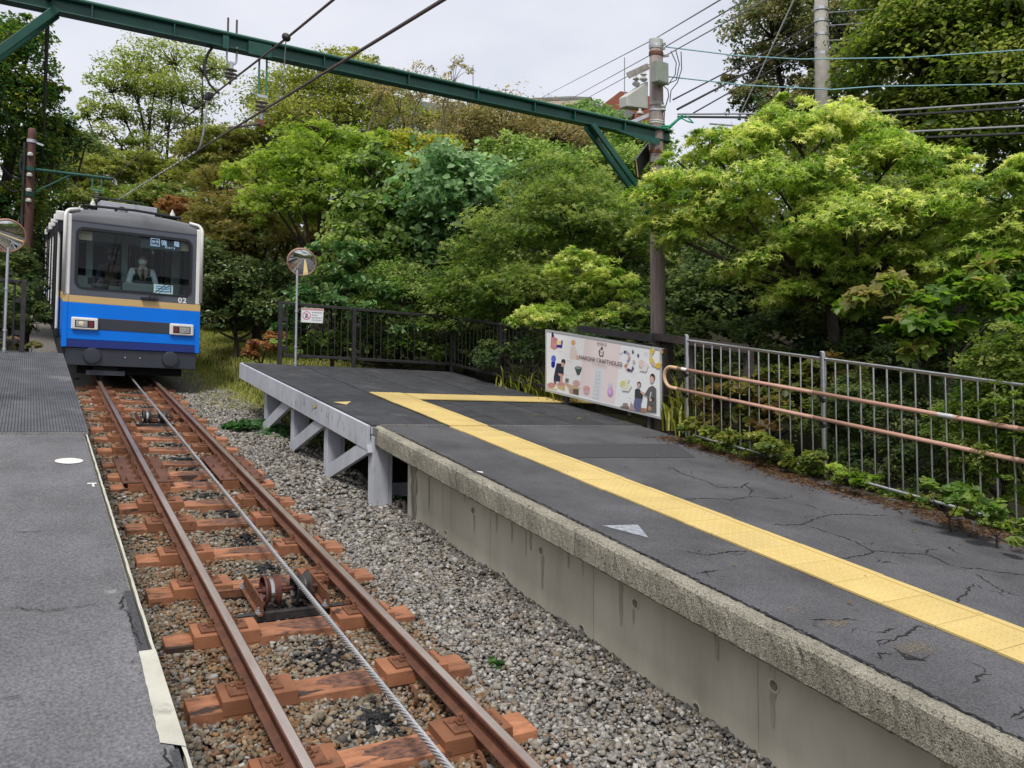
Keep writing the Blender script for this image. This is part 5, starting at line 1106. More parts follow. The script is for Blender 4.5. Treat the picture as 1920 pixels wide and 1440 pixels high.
t_ = on_y(492, 178, 8.58); d0 = on_y(491, 188, 8.58); e = on_y(489, 228, 8.58)
for dx in (-.04, .04): MB().tube([ab(t_[0]+dx, 8.58, ZB+.02), (t_[0]+dx, 8.58, t_[2]-.02)], .011, 6).build('rod', K['green_lite'], i2)
MB().box(t_[0]-.055, t_[0]+.055, 8.57, 8.59, t_[2]-.03, t_[2]+.0).build('clevis', K['galv'], i2); disc_stack((d0[0], 8.58, d0[2]), 3, .070, 'porc_grey', i2, .046)
MB().tube([(d0[0], 8.58, d0[2]-.13), (e[0], 8.58, e[2])], .018, 8).build('pin', K['galv'], i2); MB().box(e[0]-.04, e[0]+.03, 8.55, 8.61, e[2]-.05, e[2]+.02).build('joint', K['rust'], i2)
cw = on_x(427, 243, 0.0); MB().tube([(e[0], 8.58, e[2]-.02), (.02, cw[1], cw[2]+.02)], .014, 8).build('steady_arm', K['wire_brown'], i2)

def wire(label, pts, r, m, name='wire', cat='wire', group=None, sag=0, n=12):
    P = []
    for a, b in zip(pts[:-1], pts[1:]):
        a = Vector(a); b = Vector(b)
        for k in range(n if sag else 1): t = k/(n if sag else 1); q = a.lerp(b, t); q.z -= 4*sag*t*(1-t); P.append(q)
    P.append(Vector(pts[-1])); return tag(MB().tube(P, r, 6).build(name, K[m], None, tuple(P[0])), label, cat, group)
w1 = wire('lower contact wire sloping down from the beam to the train roof', [(0, -9, 3.655), (0, 60, 3.655), (0, 150, 3.7)], .0105, 'wire_brown', 'contact_wire')
for y in np.arange(9.9, 19.5, .30): MB().tube([(0, y, 3.6555), (0, y+.17, 3.6555)], .0125, 6).build('white_wrap', K['white_wire'], w1)
wire('upper carrier wire with black balls running from the top of the photo', [(0, -9, 4.05), (0, 6.0, 4.12), (.03, 8.61, 4.205), (0, 22, 4.30), (0, 40, 4.3), (0, 60, 4.2)], .0095, 'wire_brown', 'carrier_wire')
for y, lb in ((6.04, 'black ball joint on the carrier wire, nearest the camera'), (9.95, 'black ball joint on the carrier wire left of the looped cable')):
    o = MB().lathe((0, y, 4.13 if y < 8 else 4.21), (0, 1, 0), [(.004, -.035), (.025, -.026), (.036, 0), (.025, .026), (.004, .035)], 14).build('ball_joint', K['wire'], None, (0, y, 4.13), smooth=True); tag(o, lb, 'wire joint')
    d = wire('thin dropper wire hanging from the %s ball joint' % ('near' if y < 8 else 'far'), [(0, y+.01, 4.1), (.015, y+.10, 3.9), (0, y+.2, 3.66)], .004, 'wire_grey' if y < 8 else 'wire', 'dropper_wire')
pts = [on_y(*p, 8.66) for p in ((402, 84), (390, 100), (383, 122), (385, 140), (393, 158), (404, 170), (412, 176))]
wire('black cable looping from the green beam to the carrier wire', pts, .014, 'wire', 'jumper_cable')
pts = [on_x(*p, 0.0) for p in ((402, 183), (401, 200), (399, 222), (393, 248), (386, 264), (378, 275))]
pts[0] = (0, 9.25, 4.205); pts[-1] = (0, 9.75, 3.66); pts = [pts[0], (.0, 9.27, 4.08), (.0, 9.33, 3.95), (0, 9.45, 3.80), (0, 9.6, 3.70), pts[-1]]
wire('pale bonding cable curving down from the carrier wire to the contact wire', pts, .011, 'white_wire', 'bonding_cable')
for y in (9.25, 9.1): tag(MB().box(-.03, .03, y-.05, y+.05, 4.18, 4.23).build('wire_clamp', K['wire'], None, (0, y, 4.2)), 'black clamp on the carrier wire at the %s of the loops' % ('foot' if y > 9.2 else 'end'), 'wire clamp')
f0 = on_y(90, 8, 8.9); f1 = on_y(82, 256, 22); f2 = on_y(69, 402, 42); f3 = on_y(60, 440, 62)
wire('thick black feeder cable running down the left side past the brown masts', [(f0[0]+.05, 2, f0[2]+.25), f0, f1, f2, f3], .026, 'wire', 'feeder_cable', sag=.0)

# line masts along the track
def mast(x, y, top, label, full):
    o = thing('catenary_mast', label, 'pole', (x, y, -.2), 'brown line masts beside the track')
    MB().tube([(x, y, h) for h in (-.3, 2, top-.15, top-.03, top)], [.105, .10, .088, .085, .05], 14).build('shaft', K['pole_red'], o, smooth=True)
    ah = 4.28 if full else 4.28
    MB().tube([(x, y, ah), (.10, y, ah+.06)], .035, 10).build('arm', K['green'], o); MB().tube([(x, y, ah-.62), (-.85, y, ah)], .022, 8).build('arm_brace', K['green'], o)
    for hh in (ah, ah-.62): MB().tube([(x, y, hh-.05), (x, y, hh+.05)], .112, 14).build('arm_collar', K['green'], o)
    for dx in (-.10, .10): MB().tube([(-.28+dx, y, ah+.05), (-.28+dx, y, ah-.30)], .020, 6).build('hanger', K['green_lite'], o)
    MB().tube([(-.40, y, ah-.30), (-.16, y, ah-.30)], .024, 6).build('hanger', K['green_lite'], o)
    disc_stack((-.28, y, ah-.33), 4, .06, 'porc_grey', o, .05); MB().tube([(-.28, y, ah-.53), (0, y-.3, 3.67)], .012, 6).build('steady_arm', K['wire_brown'], o)
    MB().bar((x, y, top-.32), (f1[0] if full else x+.45, y, top-.38), .05, .05).build('feeder_arm', K['galv'], o); MB().tube([(x, y, top-.36), (x, y, top-.28)], .105, 14).build('band', K['galv'], o)
    if full:
        for hh in (4.62, 4.12, 3.75, 3.5): MB().lathe((x-.02, y-.12, hh), (0, 0, 1), [(.02, -.05), (.06, -.03), (.06, .02), (.03, .05)], 10).build('insulator', K['porc'], o)
        MB().tube([(x-.14, y-.03, h) for h in (-.2, 3.6, 4.9)], .035, 8).build('cable_duct', K['wire'], o)
        for dx in (-.17, -.19): MB().tube([(x+dx, y-.05, 4.6), (x+dx-.05, y-.05, 4.35), (x+dx, y-.05, 4.1)], .012, 6).build('cable_loop', K['wire'], o)
    return o
mast(-1.70, 22, 5.28, 'nearest brown mast with a green bracket arm left of the train', True)
mast(-1.74, 40, 5.2, 'second brown mast, partly hidden behind the nearest one', False); mast(-1.76, 58, 5.2, 'third brown mast up the line, its arm seen above the train', False); mast(-1.78, 78, 5.2, 'farthest brown mast arm visible up the line', False)
for i, (a, b, lb) in enumerate([((0, 190), (40, 262), 'topmost black cable from the left edge to the nearest brown mast'), ((0, 235), (36, 282), 'second black cable from the left edge to the nearest brown mast'), ((0, 308), (37, 335), 'third, thicker black cable from the left edge to the nearest brown mast'), ((0, 340), (33, 358), 'lowest black cable from the left edge to the nearest brown mast')]):
    p = on_y(*a, 18.5); q = on_y(*b, 21.9); p2 = tuple(2*np.array(p)-np.array(q))
    wire(lb, [q, p, p2], .012 if i < 2 else .022, 'wire', 'mast_cable', 'cable', 'cables tied to the nearest mast', sag=.08)

# power lines and the concrete pole
def pl(label, pts, r, m, sag=0, name='power_line', group='overhead lines at the right'):
    return wire(label, [tp(*p) for p in pts], r, m, name, 'wire', group, sag)
pl('highest of three thin lines rising over the wooden pole to the top edge', [(960, 212, 55), (1229, 72, 11.6), (1360, -6, 7)], .008, 'wire_grey')
pl('middle of three thin lines rising over the wooden pole to the top edge', [(985, 232, 55), (1247, 88, 11.4), (1408, -6, 7)], .008, 'wire_grey')
pl('lowest of three thin lines rising over the wooden pole to the top edge', [(1020, 228, 50), (1252, 102, 11.4), (1446, -6, 7)], .008, 'wire_grey')
pl('upper pale blue line sagging from the wooden pole to the right edge', [(1249, 88, 11.3), (1378, 104, 12), (1500, 111, 13), (1700, 108, 14), (1930, 93, 15)], .010, 'wire_blue')
pl('lower pale blue line sagging from the wooden pole to the right edge', [(1246, 143, 11.2), (1400, 160, 12), (1560, 168, 13), (1640, 162, 13.5), (1930, 157, 15)], .010, 'wire_blue')
cpo = wpt(1541, 80, 18.0); cb = wpt(1543, 170, 18.0)
cp = thing('utility_pole', 'pale concrete utility pole rising from the maple to the top edge', 'pole', track((cpo.x, cpo.y, gz(cpo.x, cpo.y))))
t0 = wpt(1540, -60, 18.0); MB().tube([track((cpo.x, cpo.y, z)) for z in (gz(cpo.x, cpo.y)-.3, cb.z, t0.z)], [.20, .165, .125], 18).build('shaft', K['pole_conc'], cp, smooth=True)
for py in (18, 40, 66, 102):
    z = wpt(1541, py, 18).z; MB().tube([track((cpo.x, cpo.y, z-.03)), track((cpo.x, cpo.y, z+.03))], .155, 18).build('band', K['galv'], cp)
for lb, p in (('upper black line from the concrete pole down to the wooden pole', [(1531, 40, 17.9), (1440, 95, 15.5), (1262, 187, 11.5)]), ('thick black line from the concrete pole down left into the maple', [(1531, 62, 17.9), (1400, 137, 15), (1270, 205, 12)]), ('lowest black line from the concrete pole down left into the maple', [(1531, 88, 17.9), (1400, 155, 15), (1300, 212, 12)])):
    pl(lb, p, .018 if 'thick' in lb else .012, 'wire')
for lb, p in (('highest line from the concrete pole to the right', [(1550, 24, 17.9), (1680, 14, 17)]), ('middle line from the concrete pole to the right', [(1550, 48, 17.9), (1680, 40, 17)]), ('lowest line from the concrete pole to the right', [(1550, 76, 17.9), (1700, 70, 17)])): pl(lb, p, .014, 'wire_grey')
pl('thin pale stay wire slanting up from the maple to the top edge', [(1385, 222, 14), (1492, -8, 12)], .010, 'white_wire', name='stay_wire')
pl('upper pale strand of the top bundled cable at the right edge', [(1270, 214, 12), (1600, 212, 12.2), (1930, 190, 12)], .014, 'wire_grey'); pl('lower black strand of the top bundled cable at the right edge', [(1270, 219, 12), (1600, 222, 12.2), (1930, 201, 12)], .018, 'wire')
pl('upper pale strand of the bottom bundled cable at the right edge', [(1330, 232, 12), (1600, 252, 12.2), (1930, 236, 12)], .014, 'wire_grey'); pl('lower black strand of the bottom bundled cable at the right edge', [(1330, 245, 12), (1640, 262, 12.2), (1930, 250, 12)], .018, 'wire')
for k, p in enumerate([[(1228, 237, 11.1), (1255, 236, 11.0), (1272, 222, 11.0), (1281, 214, 11)], [(1230, 239, 11.1), (1258, 238, 11.05), (1276, 221, 11.05), (1290, 228, 11), (1300, 230, 10.9)], [(1232, 241, 11.1), (1252, 240, 10.95), (1270, 226, 10.95), (1286, 217, 10.9), (1298, 228, 10.9)]]):
    pl('%s strand of the bright green cable bundle tied behind the beam' % ('upper', 'middle', 'lower')[k], p, .011, 'green_wire', name='green_cable')
for k, p in enumerate([[(1258, 96, 11.2), (1268, 118, 11.2), (1266, 140, 11.2), (1252, 160, 11.2)], [(1267, 94, 11.2), (1274, 120, 11.2), (1268, 150, 11.2), (1250, 158, 11.2)], [(1277, 97, 11.2), (1278, 130, 11.2), (1270, 155, 11.2), (1258, 170, 11.2), (1256, 192, 11.2)], [(1243, 160, 11.1), (1252, 168, 11.1), (1254, 180, 11.1), (1246, 205, 11.1), (1244, 262, 11.1), (1250, 285, 11.1)]]):
    pl('%s thin connecting wire looping beside the top of the wooden pole' % ('inner', 'middle', 'outer', 'lowest')[k], p, .007, 'wire', name='connecting_wire')

# ------------------------------------------------------------------ houses on the hill
def px_prism(quad, d, depth, name, m, parent):
    a = [tp(*p, d) for p in quad]; n = len(a); m_ = np.mean(a, 0); dv = Vector((m_[0]-CX, m_[1], 0)).normalized()*depth
    b = [(p[0]+dv.x, p[1]+dv.y, p[2]-GR*dv.y) for p in a]
    return MB().add(list(a)+list(b), [list(range(n))]+[list(range(n, 2*n))[::-1]]+[(i, n+i, n+(i+1) % n, (i+1) % n) for i in range(n)]).build(name, K[m], parent)
h1 = thing('house', 'brick gabled house with dark roof edge behind the trees left of the wooden pole', 'house', tp(1160, 260, 44))
px_prism([(1118, 205), (1163, 171), (1205, 176), (1222, 182), (1222, 300), (1118, 300)], 44, 8, 'gable_wall', 'brick', h1)
px_prism([(1085, 190), (1100, 188), (1172, 212), (1160, 222)], 43.6, .8, 'eaves', 'roof_grey', h1); px_prism([(1160, 208), (1172, 202), (1190, 212), (1176, 222)], 43.2, .8, 'roof', 'roof_grey', h1)
h2 = thing('house', 'long low house with grey roof and beige eaves showing above the green beam', 'house', tp(1060, 260, 46))
px_prism([(975, 190), (990, 184), (1070, 180), (1110, 182), (1105, 186), (1000, 190)], 46, 6, 'roof', 'roof_grey', h2); px_prism([(1000, 191), (1104, 187), (1180, 225), (1176, 230), (1098, 196), (1010, 198)], 45.6, 6, 'eaves', 'roof_beige', h2)
px_prism([(1010, 199), (1100, 196), (1170, 232), (1170, 300), (1010, 300)], 46.5, 5, 'wall', 'plaster', h2)
h3 = thing('house', 'pale grey house wall glimpsed between bare twigs above the vines', 'house', tp(815, 300, 42))
px_prism([(700, 205), (840, 215), (842, 300), (700, 300)], 42, 6, 'wall', 'plaster', h3); px_prism([(690, 190), (720, 178), (830, 196), (850, 217), (690, 208)], 41.6, 7, 'roof', 'roof_grey', h3)
for p in ((887, 125), (1171, 110)): pass
for a, b, d, lb in (((887, 122), (887, 190), 46, 'thin aerial rod sticking up above the long house'), ((1171, 108), (1171, 175), 44, 'thin aerial rod sticking up above the brick gable')):
    tag(MB().tube([tp(*a, d), tp(*b, d), (tp(*b, d)[0], tp(*b, d)[1], tp(*b, d)[2]-2)], .03, 5).build('aerial_rod', K['wire_grey'], None, tp(*b, d)), lb, 'aerial')
# station building and trees behind the camera (seen in the mirrors)
st = thing('station_house', 'white station house on the left platform, seen only in the mirrors', 'building', (-5, -12, .67))
MB().box(-8.5, -4.0, -16, -7, .67, 3.6).build('wall', K['plaster'], st); MB().add([(-9, -16.5, 3.5), (-2.6, -16.5, 3.5), (-2.6, -6.5, 3.5), (-9, -6.5, 3.5), (-6, -16.5, 5), (-6, -6.5, 5)], [(1, 2, 5, 4), (0, 4, 5, 3), (0, 1, 4), (2, 3, 5), (0, 3, 2, 1)]).build('roof', K['roof_grey'], st)
for y in (-14, -11, -8.5): MB().box(-4.01, -3.97, y-.6, y+.6, 1.5, 2.8).build('window', K['rubber_seal'], st)

# ------------------------------------------------------------------ vegetation
PAL = {
 'maple_light': [(0.112, 0.198, 0.031), (0.207, 0.314, 0.054), (0.347, 0.440, 0.101), (0.515, 0.567, 0.168), (0.600, 0.600, 0.246)],
 'maple': [(0.071, 0.125, 0.025), (0.130, 0.204, 0.040), (0.218, 0.289, 0.069), (0.328, 0.370, 0.118)],
 'olive': [(0.101, 0.132, 0.025), (0.168, 0.204, 0.040), (0.263, 0.281, 0.065), (0.347, 0.347, 0.101)],
 'brown': [(0.157, 0.154, 0.056), (0.224, 0.209, 0.078), (0.302, 0.259, 0.112), (0.347, 0.275, 0.146)],
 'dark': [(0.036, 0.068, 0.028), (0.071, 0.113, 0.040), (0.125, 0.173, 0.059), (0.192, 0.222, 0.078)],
 'bright': [(0.118, 0.193, 0.027), (0.196, 0.292, 0.043), (0.297, 0.391, 0.073), (0.392, 0.451, 0.112)],
 'green': [(0.068, 0.130, 0.028), (0.130, 0.209, 0.047), (0.212, 0.296, 0.072), (0.300, 0.370, 0.118)],
 'kudzu': [(0.067, 0.149, 0.045), (0.129, 0.237, 0.084), (0.224, 0.341, 0.157), (0.325, 0.451, 0.235)],
 'gloss': [(0.035, 0.099, 0.027), (0.078, 0.174, 0.048), (0.156, 0.264, 0.083)],
 'yellowish': [(0.174, 0.223, 0.034), (0.278, 0.305, 0.052), (0.417, 0.387, 0.083)],
 'rusty': [(0.243, 0.132, 0.053), (0.347, 0.190, 0.076), (0.417, 0.248, 0.121)],
 'grass': [(0.302, 0.330, 0.078), (0.448, 0.440, 0.123), (0.582, 0.517, 0.202), (0.224, 0.308, 0.062)],
}
def gnd(px, d, py=700):
    p = wpt(px, py, d); z = gz(p.x, p.y)
    if 1.6 < p.x < 5.46 and p.y < 8.1: z = GR*p.y+TOP
    return (p.x, p.y, z)
# near maple by the handrail
tree('maple_tree', 'big pale green maple with star leaves leaning over the steel fence', gnd(1578, 10.7), lobes_px([(1285, 365, 85, 55, -.1), (1225, 360, 40, 24, -.2), (1230, 425, 40, 28, -.1), (1390, 290, 80, 55, .2), (1330, 430, 80, 55, -.2), (1330, 265, 50, 28, .1), (1540, 255, 100, 55, .4), (1470, 360, 110, 65, -.5), (1660, 310, 100, 60, .2), (1600, 420, 120, 65, -.6), (1750, 410, 85, 55, .1), (1480, 480, 100, 50, -.2), (1650, 500, 95, 48, .1), (1410, 515, 75, 40, .1), (1560, 540, 100, 36, .2), (1500, 555, 70, 30, -.2), (1660, 560, 60, 28, .3), (1740, 500, 65, 40), (1450, 225, 55, 26, .5), (1560, 205, 60, 26, .6), (1640, 228, 45, 24, .6), (1775, 350, 60, 36, .3), (1815, 455, 45, 26, .2), (1790, 300, 40, 22, .4), (1400, 400, 55, 40, -.5), (1700, 395, 55, 40, -.4), (1540, 330, 60, 34, -.4), (1350, 350, 50, 30, -.4), (1480, 190, 30, 16, .6), (1270, 300, 36, 18, .1)], 10.5), .074, 'maple', PAL['maple_light'], .080, 11, None, layers=4.2, cap=46000, twigs=190, bark='bark', flatn=.11, droop=.55, spray=.46, lean=.15, fork=.62)
tree('maple_tree', 'slender second maple trunk close behind the big pale maple', gnd(1612, 11.6), lobes_px([(1620, 430, 120, 90), (1560, 500, 100, 60, .3), (1720, 480, 110, 60, .2)], 12), .075, 'maple', PAL['maple'], .085, 12, layers=4, cap=12000, twigs=50, droop=.4, flatn=.12)
tree('maple_tree', 'pale maple cut by the right edge of the photo', gnd(1960, 10.5), lobes_px([(1880, 370, 60, 60), (1920, 440, 90, 80, .3), (1860, 470, 60, 50, .2), (1930, 330, 60, 40)], 10), .072, 'maple', PAL['maple_light'], .06, 13, layers=4.5, cap=14000, twigs=60, droop=.45, flatn=.12)
tree('broadleaf_tree', 'tall leafy yellow-green tree filling the top right corner', gnd(1800, 19), lobes_px([(1720, 120, 120, 110), (1850, 40, 160, 110, .5), (1880, 190, 150, 110), (1700, 250, 100, 80, .3), (1800, 290, 140, 80), (1960, 100, 120, 160, 1), (1760, -40, 140, 90, 1), (1650, 220, 60, 50)], 17), .088, 'broad', [(.062, .105, .018), (.11, .16, .028), (.175, .22, .045), (.24, .26, .07)], .2, 14, layers=5, cap=80000, twigs=80, droop=.3)
tree('broadleaf_tree', 'dark evergreen with brown seed clusters behind the concrete pole', gnd(1560, 31), lobes_px([(1450, 60, 90, 55), (1520, 20, 130, 70, 1), (1420, 130, 62, 40), (1600, 60, 100, 70), (1500, 130, 100, 50, 1), (1420, 190, 60, 32), (1620, 140, 90, 55), (1540, 190, 90, 40), (1480, 215, 80, 25), (1470, -40, 120, 50, 2)], 30), .17, 'oval', [(.055, .095, .040), (.105, .14, .052), (.175, .175, .070), (.22, .185, .085)], .32, 15, layers=3.4, cap=34000, twigs=130, droop=.25, spray=.34)
tree('broadleaf_tree', 'leafy green tree low behind the maple at the right', gnd(1700, 15), lobes_px([(1700, 420, 160, 90), (1500, 470, 160, 90), (1850, 500, 130, 100), (1350, 560, 120, 70), (1640, 560, 160, 60), (1330, 470, 110, 80, 1)], 15), .12, 'oval', PAL['dark'], .12, 16, layers=5, cap=26000, twigs=50)
# mass behind the black fence
tree('maple_tree', 'dark bushy maple behind the black fence beside the wooden pole', gnd(1070, 15.2), lobes_px([(1080, 420, 130, 90), (960, 470, 110, 90, .3), (1160, 470, 80, 80, .2), (1000, 560, 130, 70, -.2), (1140, 560, 100, 70), (900, 540, 90, 80, .3), (1050, 350, 110, 50, .6)], 14.9), .082, 'maple', PAL['maple'], .11, 17, layers=5, cap=26000, twigs=110, droop=.45, flatn=.12)
tree('maple_tree', 'small light green maple sprig crown just above the board', gnd(1120, 13.3), lobes_px([(1090, 500, 55, 40), (1140, 535, 60, 35, .1), (1040, 600, 80, 35, .2), (1170, 600, 70, 35)], 13.2), .07, 'maple', PAL['maple_light'], .035, 18, layers=3.6, cap=7000, twigs=50, droop=.5, flatn=.1)
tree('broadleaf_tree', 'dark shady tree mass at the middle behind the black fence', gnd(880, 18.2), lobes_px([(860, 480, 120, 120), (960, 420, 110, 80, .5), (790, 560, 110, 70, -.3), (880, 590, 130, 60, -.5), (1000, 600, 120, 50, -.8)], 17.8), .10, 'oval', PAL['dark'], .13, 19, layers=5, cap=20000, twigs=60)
tree('kudzu_vine', 'grey-green kudzu with big leaves draped over the middle trees', gnd(840, 17.3), lobes_px([(850, 315, 80, 32), (815, 360, 60, 55), (880, 380, 80, 55), (830, 440, 70, 60, .1), (920, 340, 60, 35, .2), (800, 490, 45, 60), (960, 420, 50, 20, -.3), (1030, 435, 30, 20, -1.6)], 16.9), .145, 'broad', PAL['kudzu'], .03, 20, 'vines and shrubs on the slope', 'vine', layers=2.0, cap=9000, twigs=24, spray=.7, shell=.6, upw=.4, crown='leaves', flatn=.3)
tree('broadleaf_tree', 'green bushy tree left of the wooden pole under the beam brace', gnd(1150, 20), lobes_px([(1100, 330, 110, 50), (1180, 330, 80, 60), (1010, 320, 100, 50, 1), (1200, 270, 60, 40, 1), (1130, 400, 110, 60, -.5), (960, 290, 60, 40, 1)], 19.5), .12, 'oval', PAL['green'], .13, 21, layers=4.5, cap=22000, twigs=60)
tree('broadleaf_tree', 'brownish thinning tree with dark twigs below the middle of the beam', gnd(960, 28), lobes_px([(950, 250, 130, 60), (870, 235, 80, 38, 1), (1040, 268, 110, 40), (900, 290, 110, 40)], 27), .125, 'oval', PAL['brown'], .16, 22, layers=3, cap=24000, twigs=180, spray=.34)
tree('broadleaf_tree', 'fresh green crown in front of the long house roof', gnd(1110, 34), lobes_px([(1100, 214, 42, 24), (1140, 232, 50, 22), (1120, 250, 100, 32)], 33), .16, 'oval', [(.09, .17, .045), (.16, .26, .075), (.24, .33, .12)], .16, 23, layers=3.5, cap=9000, twigs=40)
tree('broadleaf_tree', 'olive tree with bare grey twigs at the middle under the beam', gnd(720, 29), lobes_px([(640, 170, 90, 65), (560, 190, 90, 60, 1), (690, 200, 80, 60), (600, 240, 130, 50), (730, 165, 40, 40, 1), (660, 120, 50, 26, 1), (760, 235, 70, 45, -1)], 28), .12, 'oval', PAL['olive'], .15, 24, layers=3.6, cap=30000, twigs=170, bark='bark_lite', spray=.36)
tree('broadleaf_tree', 'thin half bare tree with pale forked stems above the vines', gnd(745, 24), lobes_px([(750, 200, 50, 60), (790, 170, 50, 50, .5), (830, 190, 50, 55, .5), (720, 160, 40, 60, .3), (850, 150, 30, 40, 1), (800, 240, 60, 40)], 24), .09, 'oval', PAL['brown'], .10, 25, layers=.75, cap=4200, twigs=260, bark='bark_lite', spray=.3)
tree('maple_tree', 'bright yellow-green maple left of the ivy trunk', gnd(600, 20.5), lobes_px([(600, 275, 100, 40), (560, 320, 80, 50, .2), (660, 300, 80, 50, .2), (620, 370, 110, 60), (540, 390, 90, 50, .3), (700, 270, 50, 30, .3), (480, 330, 60, 50, .5), (690, 360, 60, 60, .3)], 20), .095, 'maple', PAL['bright'], .12, 26, layers=4.4, cap=20000, twigs=110, droop=.4, flatn=.13)
tree('broadleaf_tree', 'yellow-tipped low tree behind the kudzu', gnd(780, 22), lobes_px([(760, 280, 60, 30), (820, 275, 60, 25, .5), (710, 290, 40, 35), (760, 330, 80, 40)], 21), .10, 'oval', PAL['yellowish'], .09, 27, layers=4, cap=9000, twigs=40)
tree('ivy_column', 'ivy-clad leaning trunk with heart leaves hanging down', gnd(715, 18.0), lobes_px([(700, 330, 45, 60), (690, 420, 55, 70), (735, 440, 55, 70), (700, 510, 90, 60), (660, 480, 50, 60), (760, 520, 60, 60), (745, 360, 45, 50, .1)], 17.5), .115, 'broad', PAL['green'], .12, 28, 'vines and shrubs on the slope', 'vine', layers=3.6, cap=11000, twigs=40, spray=.4, shell=.7, upw=.3, crown='leaves')
tree('rhododendron_bush', 'glossy rhododendron bush behind the mirror post and notice', gnd(620, 16.2), lobes_px([(620, 540, 60, 45), (590, 580, 50, 45, -.2), (670, 560, 80, 50, .1), (640, 490, 60, 40, .3), (570, 610, 40, 50, -.2), (720, 610, 60, 45, -.3)], 15.9), .15, 'oval', PAL['gloss']+[(.13, .20, .075)], .05, 29, 'vines and shrubs on the slope', 'bush', layers=3.4, cap=6500, twigs=40, leafmat='leaf_gloss', crown='foliage', shell=.65)
tree('broadleaf_bush', 'fine-leaved pale green bush over the black fence middle', gnd(770, 16.4), lobes_px([(770, 560, 80, 45), (840, 570, 60, 50, -.1), (740, 530, 70, 40, .3), (830, 620, 80, 45, -.3), (700, 600, 60, 50, -.1)], 16.2), .085, 'oval', PAL['green']+[(.17, .21, .08)], .05, 30, 'vines and shrubs on the slope', 'bush', layers=4, cap=12000, twigs=40, crown='foliage')
tree('maple_tree', 'reddish brown and olive maple right of the train', gnd(480, 24), lobes_px([(470, 400, 90, 45), (420, 420, 70, 50, .3), (540, 410, 100, 45), (500, 460, 110, 45, -.3), (410, 470, 60, 40), (580, 470, 70, 50, -.2), (450, 350, 80, 40, 1)], 23), .10, 'maple', [(.10, .11, .022), (.17, .165, .036), (.25, .20, .07), (.14, .19, .03), (.32, .22, .11)], .13, 31, layers=4.2, cap=20000, twigs=100, droop=.4, flatn=.12)
tree('maple_tree', 'tan and green layered maple above the train roof right corner', gnd(450, 30), lobes_px([(430, 280, 80, 40), (500, 270, 70, 40), (400, 330, 70, 40), (480, 320, 80, 40), (380, 300, 50, 50, 1), (560, 250, 60, 40)], 29), .13, 'maple', PAL['olive']+[(.19, .15, .06)], .14, 32, layers=4, cap=15000, twigs=80, droop=.35, flatn=.12)
tree('broadleaf_bush', 'dark glossy shrubs at the right of the train front', gnd(440, 20.5), lobes_px([(430, 560, 60, 55), (490, 590, 60, 50, -.2), (400, 510, 40, 60, .5), (530, 600, 60, 40, -.5), (470, 530, 90, 45, .6), (405, 610, 40, 35)], 20.5), .125, 'oval', PAL['dark']+[(.07, .12, .04)], .06, 33, 'vines and shrubs on the slope', 'bush', layers=4, cap=13000, twigs=50, crown='foliage', leafmat='leaf_gloss')
tree('flowering_bush', 'low bush with faded reddish flower heads behind the fence end post', gnd(490, 18.2), lobes_px([(490, 655, 32, 20), (515, 640, 24, 24, -.3), (465, 668, 20, 14)], 17.6), .075, 'oval', PAL['rusty']+[(.17, .06, .06), (.05, .08, .02)], .03, 34, 'vines and shrubs on the slope', 'bush', layers=5, cap=3000, twigs=20, crown='foliage')
# left and far
tree('broadleaf_tree', 'tall airy tree with sky showing through, above the train', gnd(318, 46), lobes_px([(330, 115, 80, 30), (250, 130, 60, 25), (380, 130, 50, 26), (290, 170, 90, 28), (210, 170, 60, 20), (340, 185, 70, 30), (190, 210, 50, 22), (280, 225, 80, 26), (350, 240, 50, 28), (230, 262, 60, 22), (300, 285, 60, 24), (165, 220, 30, 14), (320, 330, 60, 30)], 45), .17, 'oval', [(.13, .19, .04), (.22, .27, .06), (.32, .34, .10)], .20, 35, layers=2.3, cap=26000, twigs=230, spray=.52, flatn=.10, droop=.16)
tree('maple_tree', 'olive layered maple beyond the train roof, left part', gnd(200, 38), lobes_px([(190, 330, 80, 35), (120, 340, 60, 35), (260, 320, 70, 35), (150, 290, 70, 30, 2), (230, 370, 90, 30), (110, 290, 50, 30, 1), (330, 350, 70, 40)], 37), .145, 'maple', PAL['olive'], .16, 36, layers=4, cap=20000, twigs=60, droop=.3, flatn=.10)
tree('maple_tree', 'green layered maple crown behind the train roof, nearer the rails', gnd(290, 33), lobes_px([(260, 390, 80, 35), (330, 400, 60, 40), (180, 385, 70, 30), (350, 450, 40, 50), (310, 370, 70, 25)], 33), .13, 'maple', PAL['maple']+[(.17, .14, .05)], .14, 37, layers=4, cap=13000, twigs=60, droop=.3, flatn=.10)
tree('maple_tree', 'small orange-brown maple behind the train roof end', gnd(345, 27), lobes_px([(330, 385, 36, 16), (355, 400, 30, 16), (360, 425, 26, 20)], 27), .10, 'maple', PAL['rusty'], .05, 38, layers=4, cap=3500, twigs=20)
tree('broadleaf_tree', 'dark tree along the left edge beside the feeder cable', gnd(-10, 27), lobes_px([(20, 110, 65, 70), (40, 200, 60, 60), (10, 300, 70, 70), (60, 290, 45, 50, .5), (-40, 200, 80, 160), (20, 390, 60, 60), (80, 340, 40, 40, 2), (60, 60, 40, 30, .4), (90, 180, 26, 40, .6), (100, 240, 40, 22, 1)], 26), .13, 'oval', [(.018, .055, .014), (.04, .090, .02), (.09, .14, .024), (.17, .19, .03)], .2, 39, layers=4.6, cap=40000, twigs=120)
tree('broadleaf_tree', 'second dark tree farther up the left bank', gnd(70, 34), lobes_px([(110, 270, 50, 40), (75, 330, 50, 60), (100, 400, 40, 40), (60, 430, 40, 60), (160, 270, 40, 20), (90, 250, 50, 40)], 33), .15, 'oval', PAL['dark'], .15, 40, layers=4, cap=16000, twigs=60)
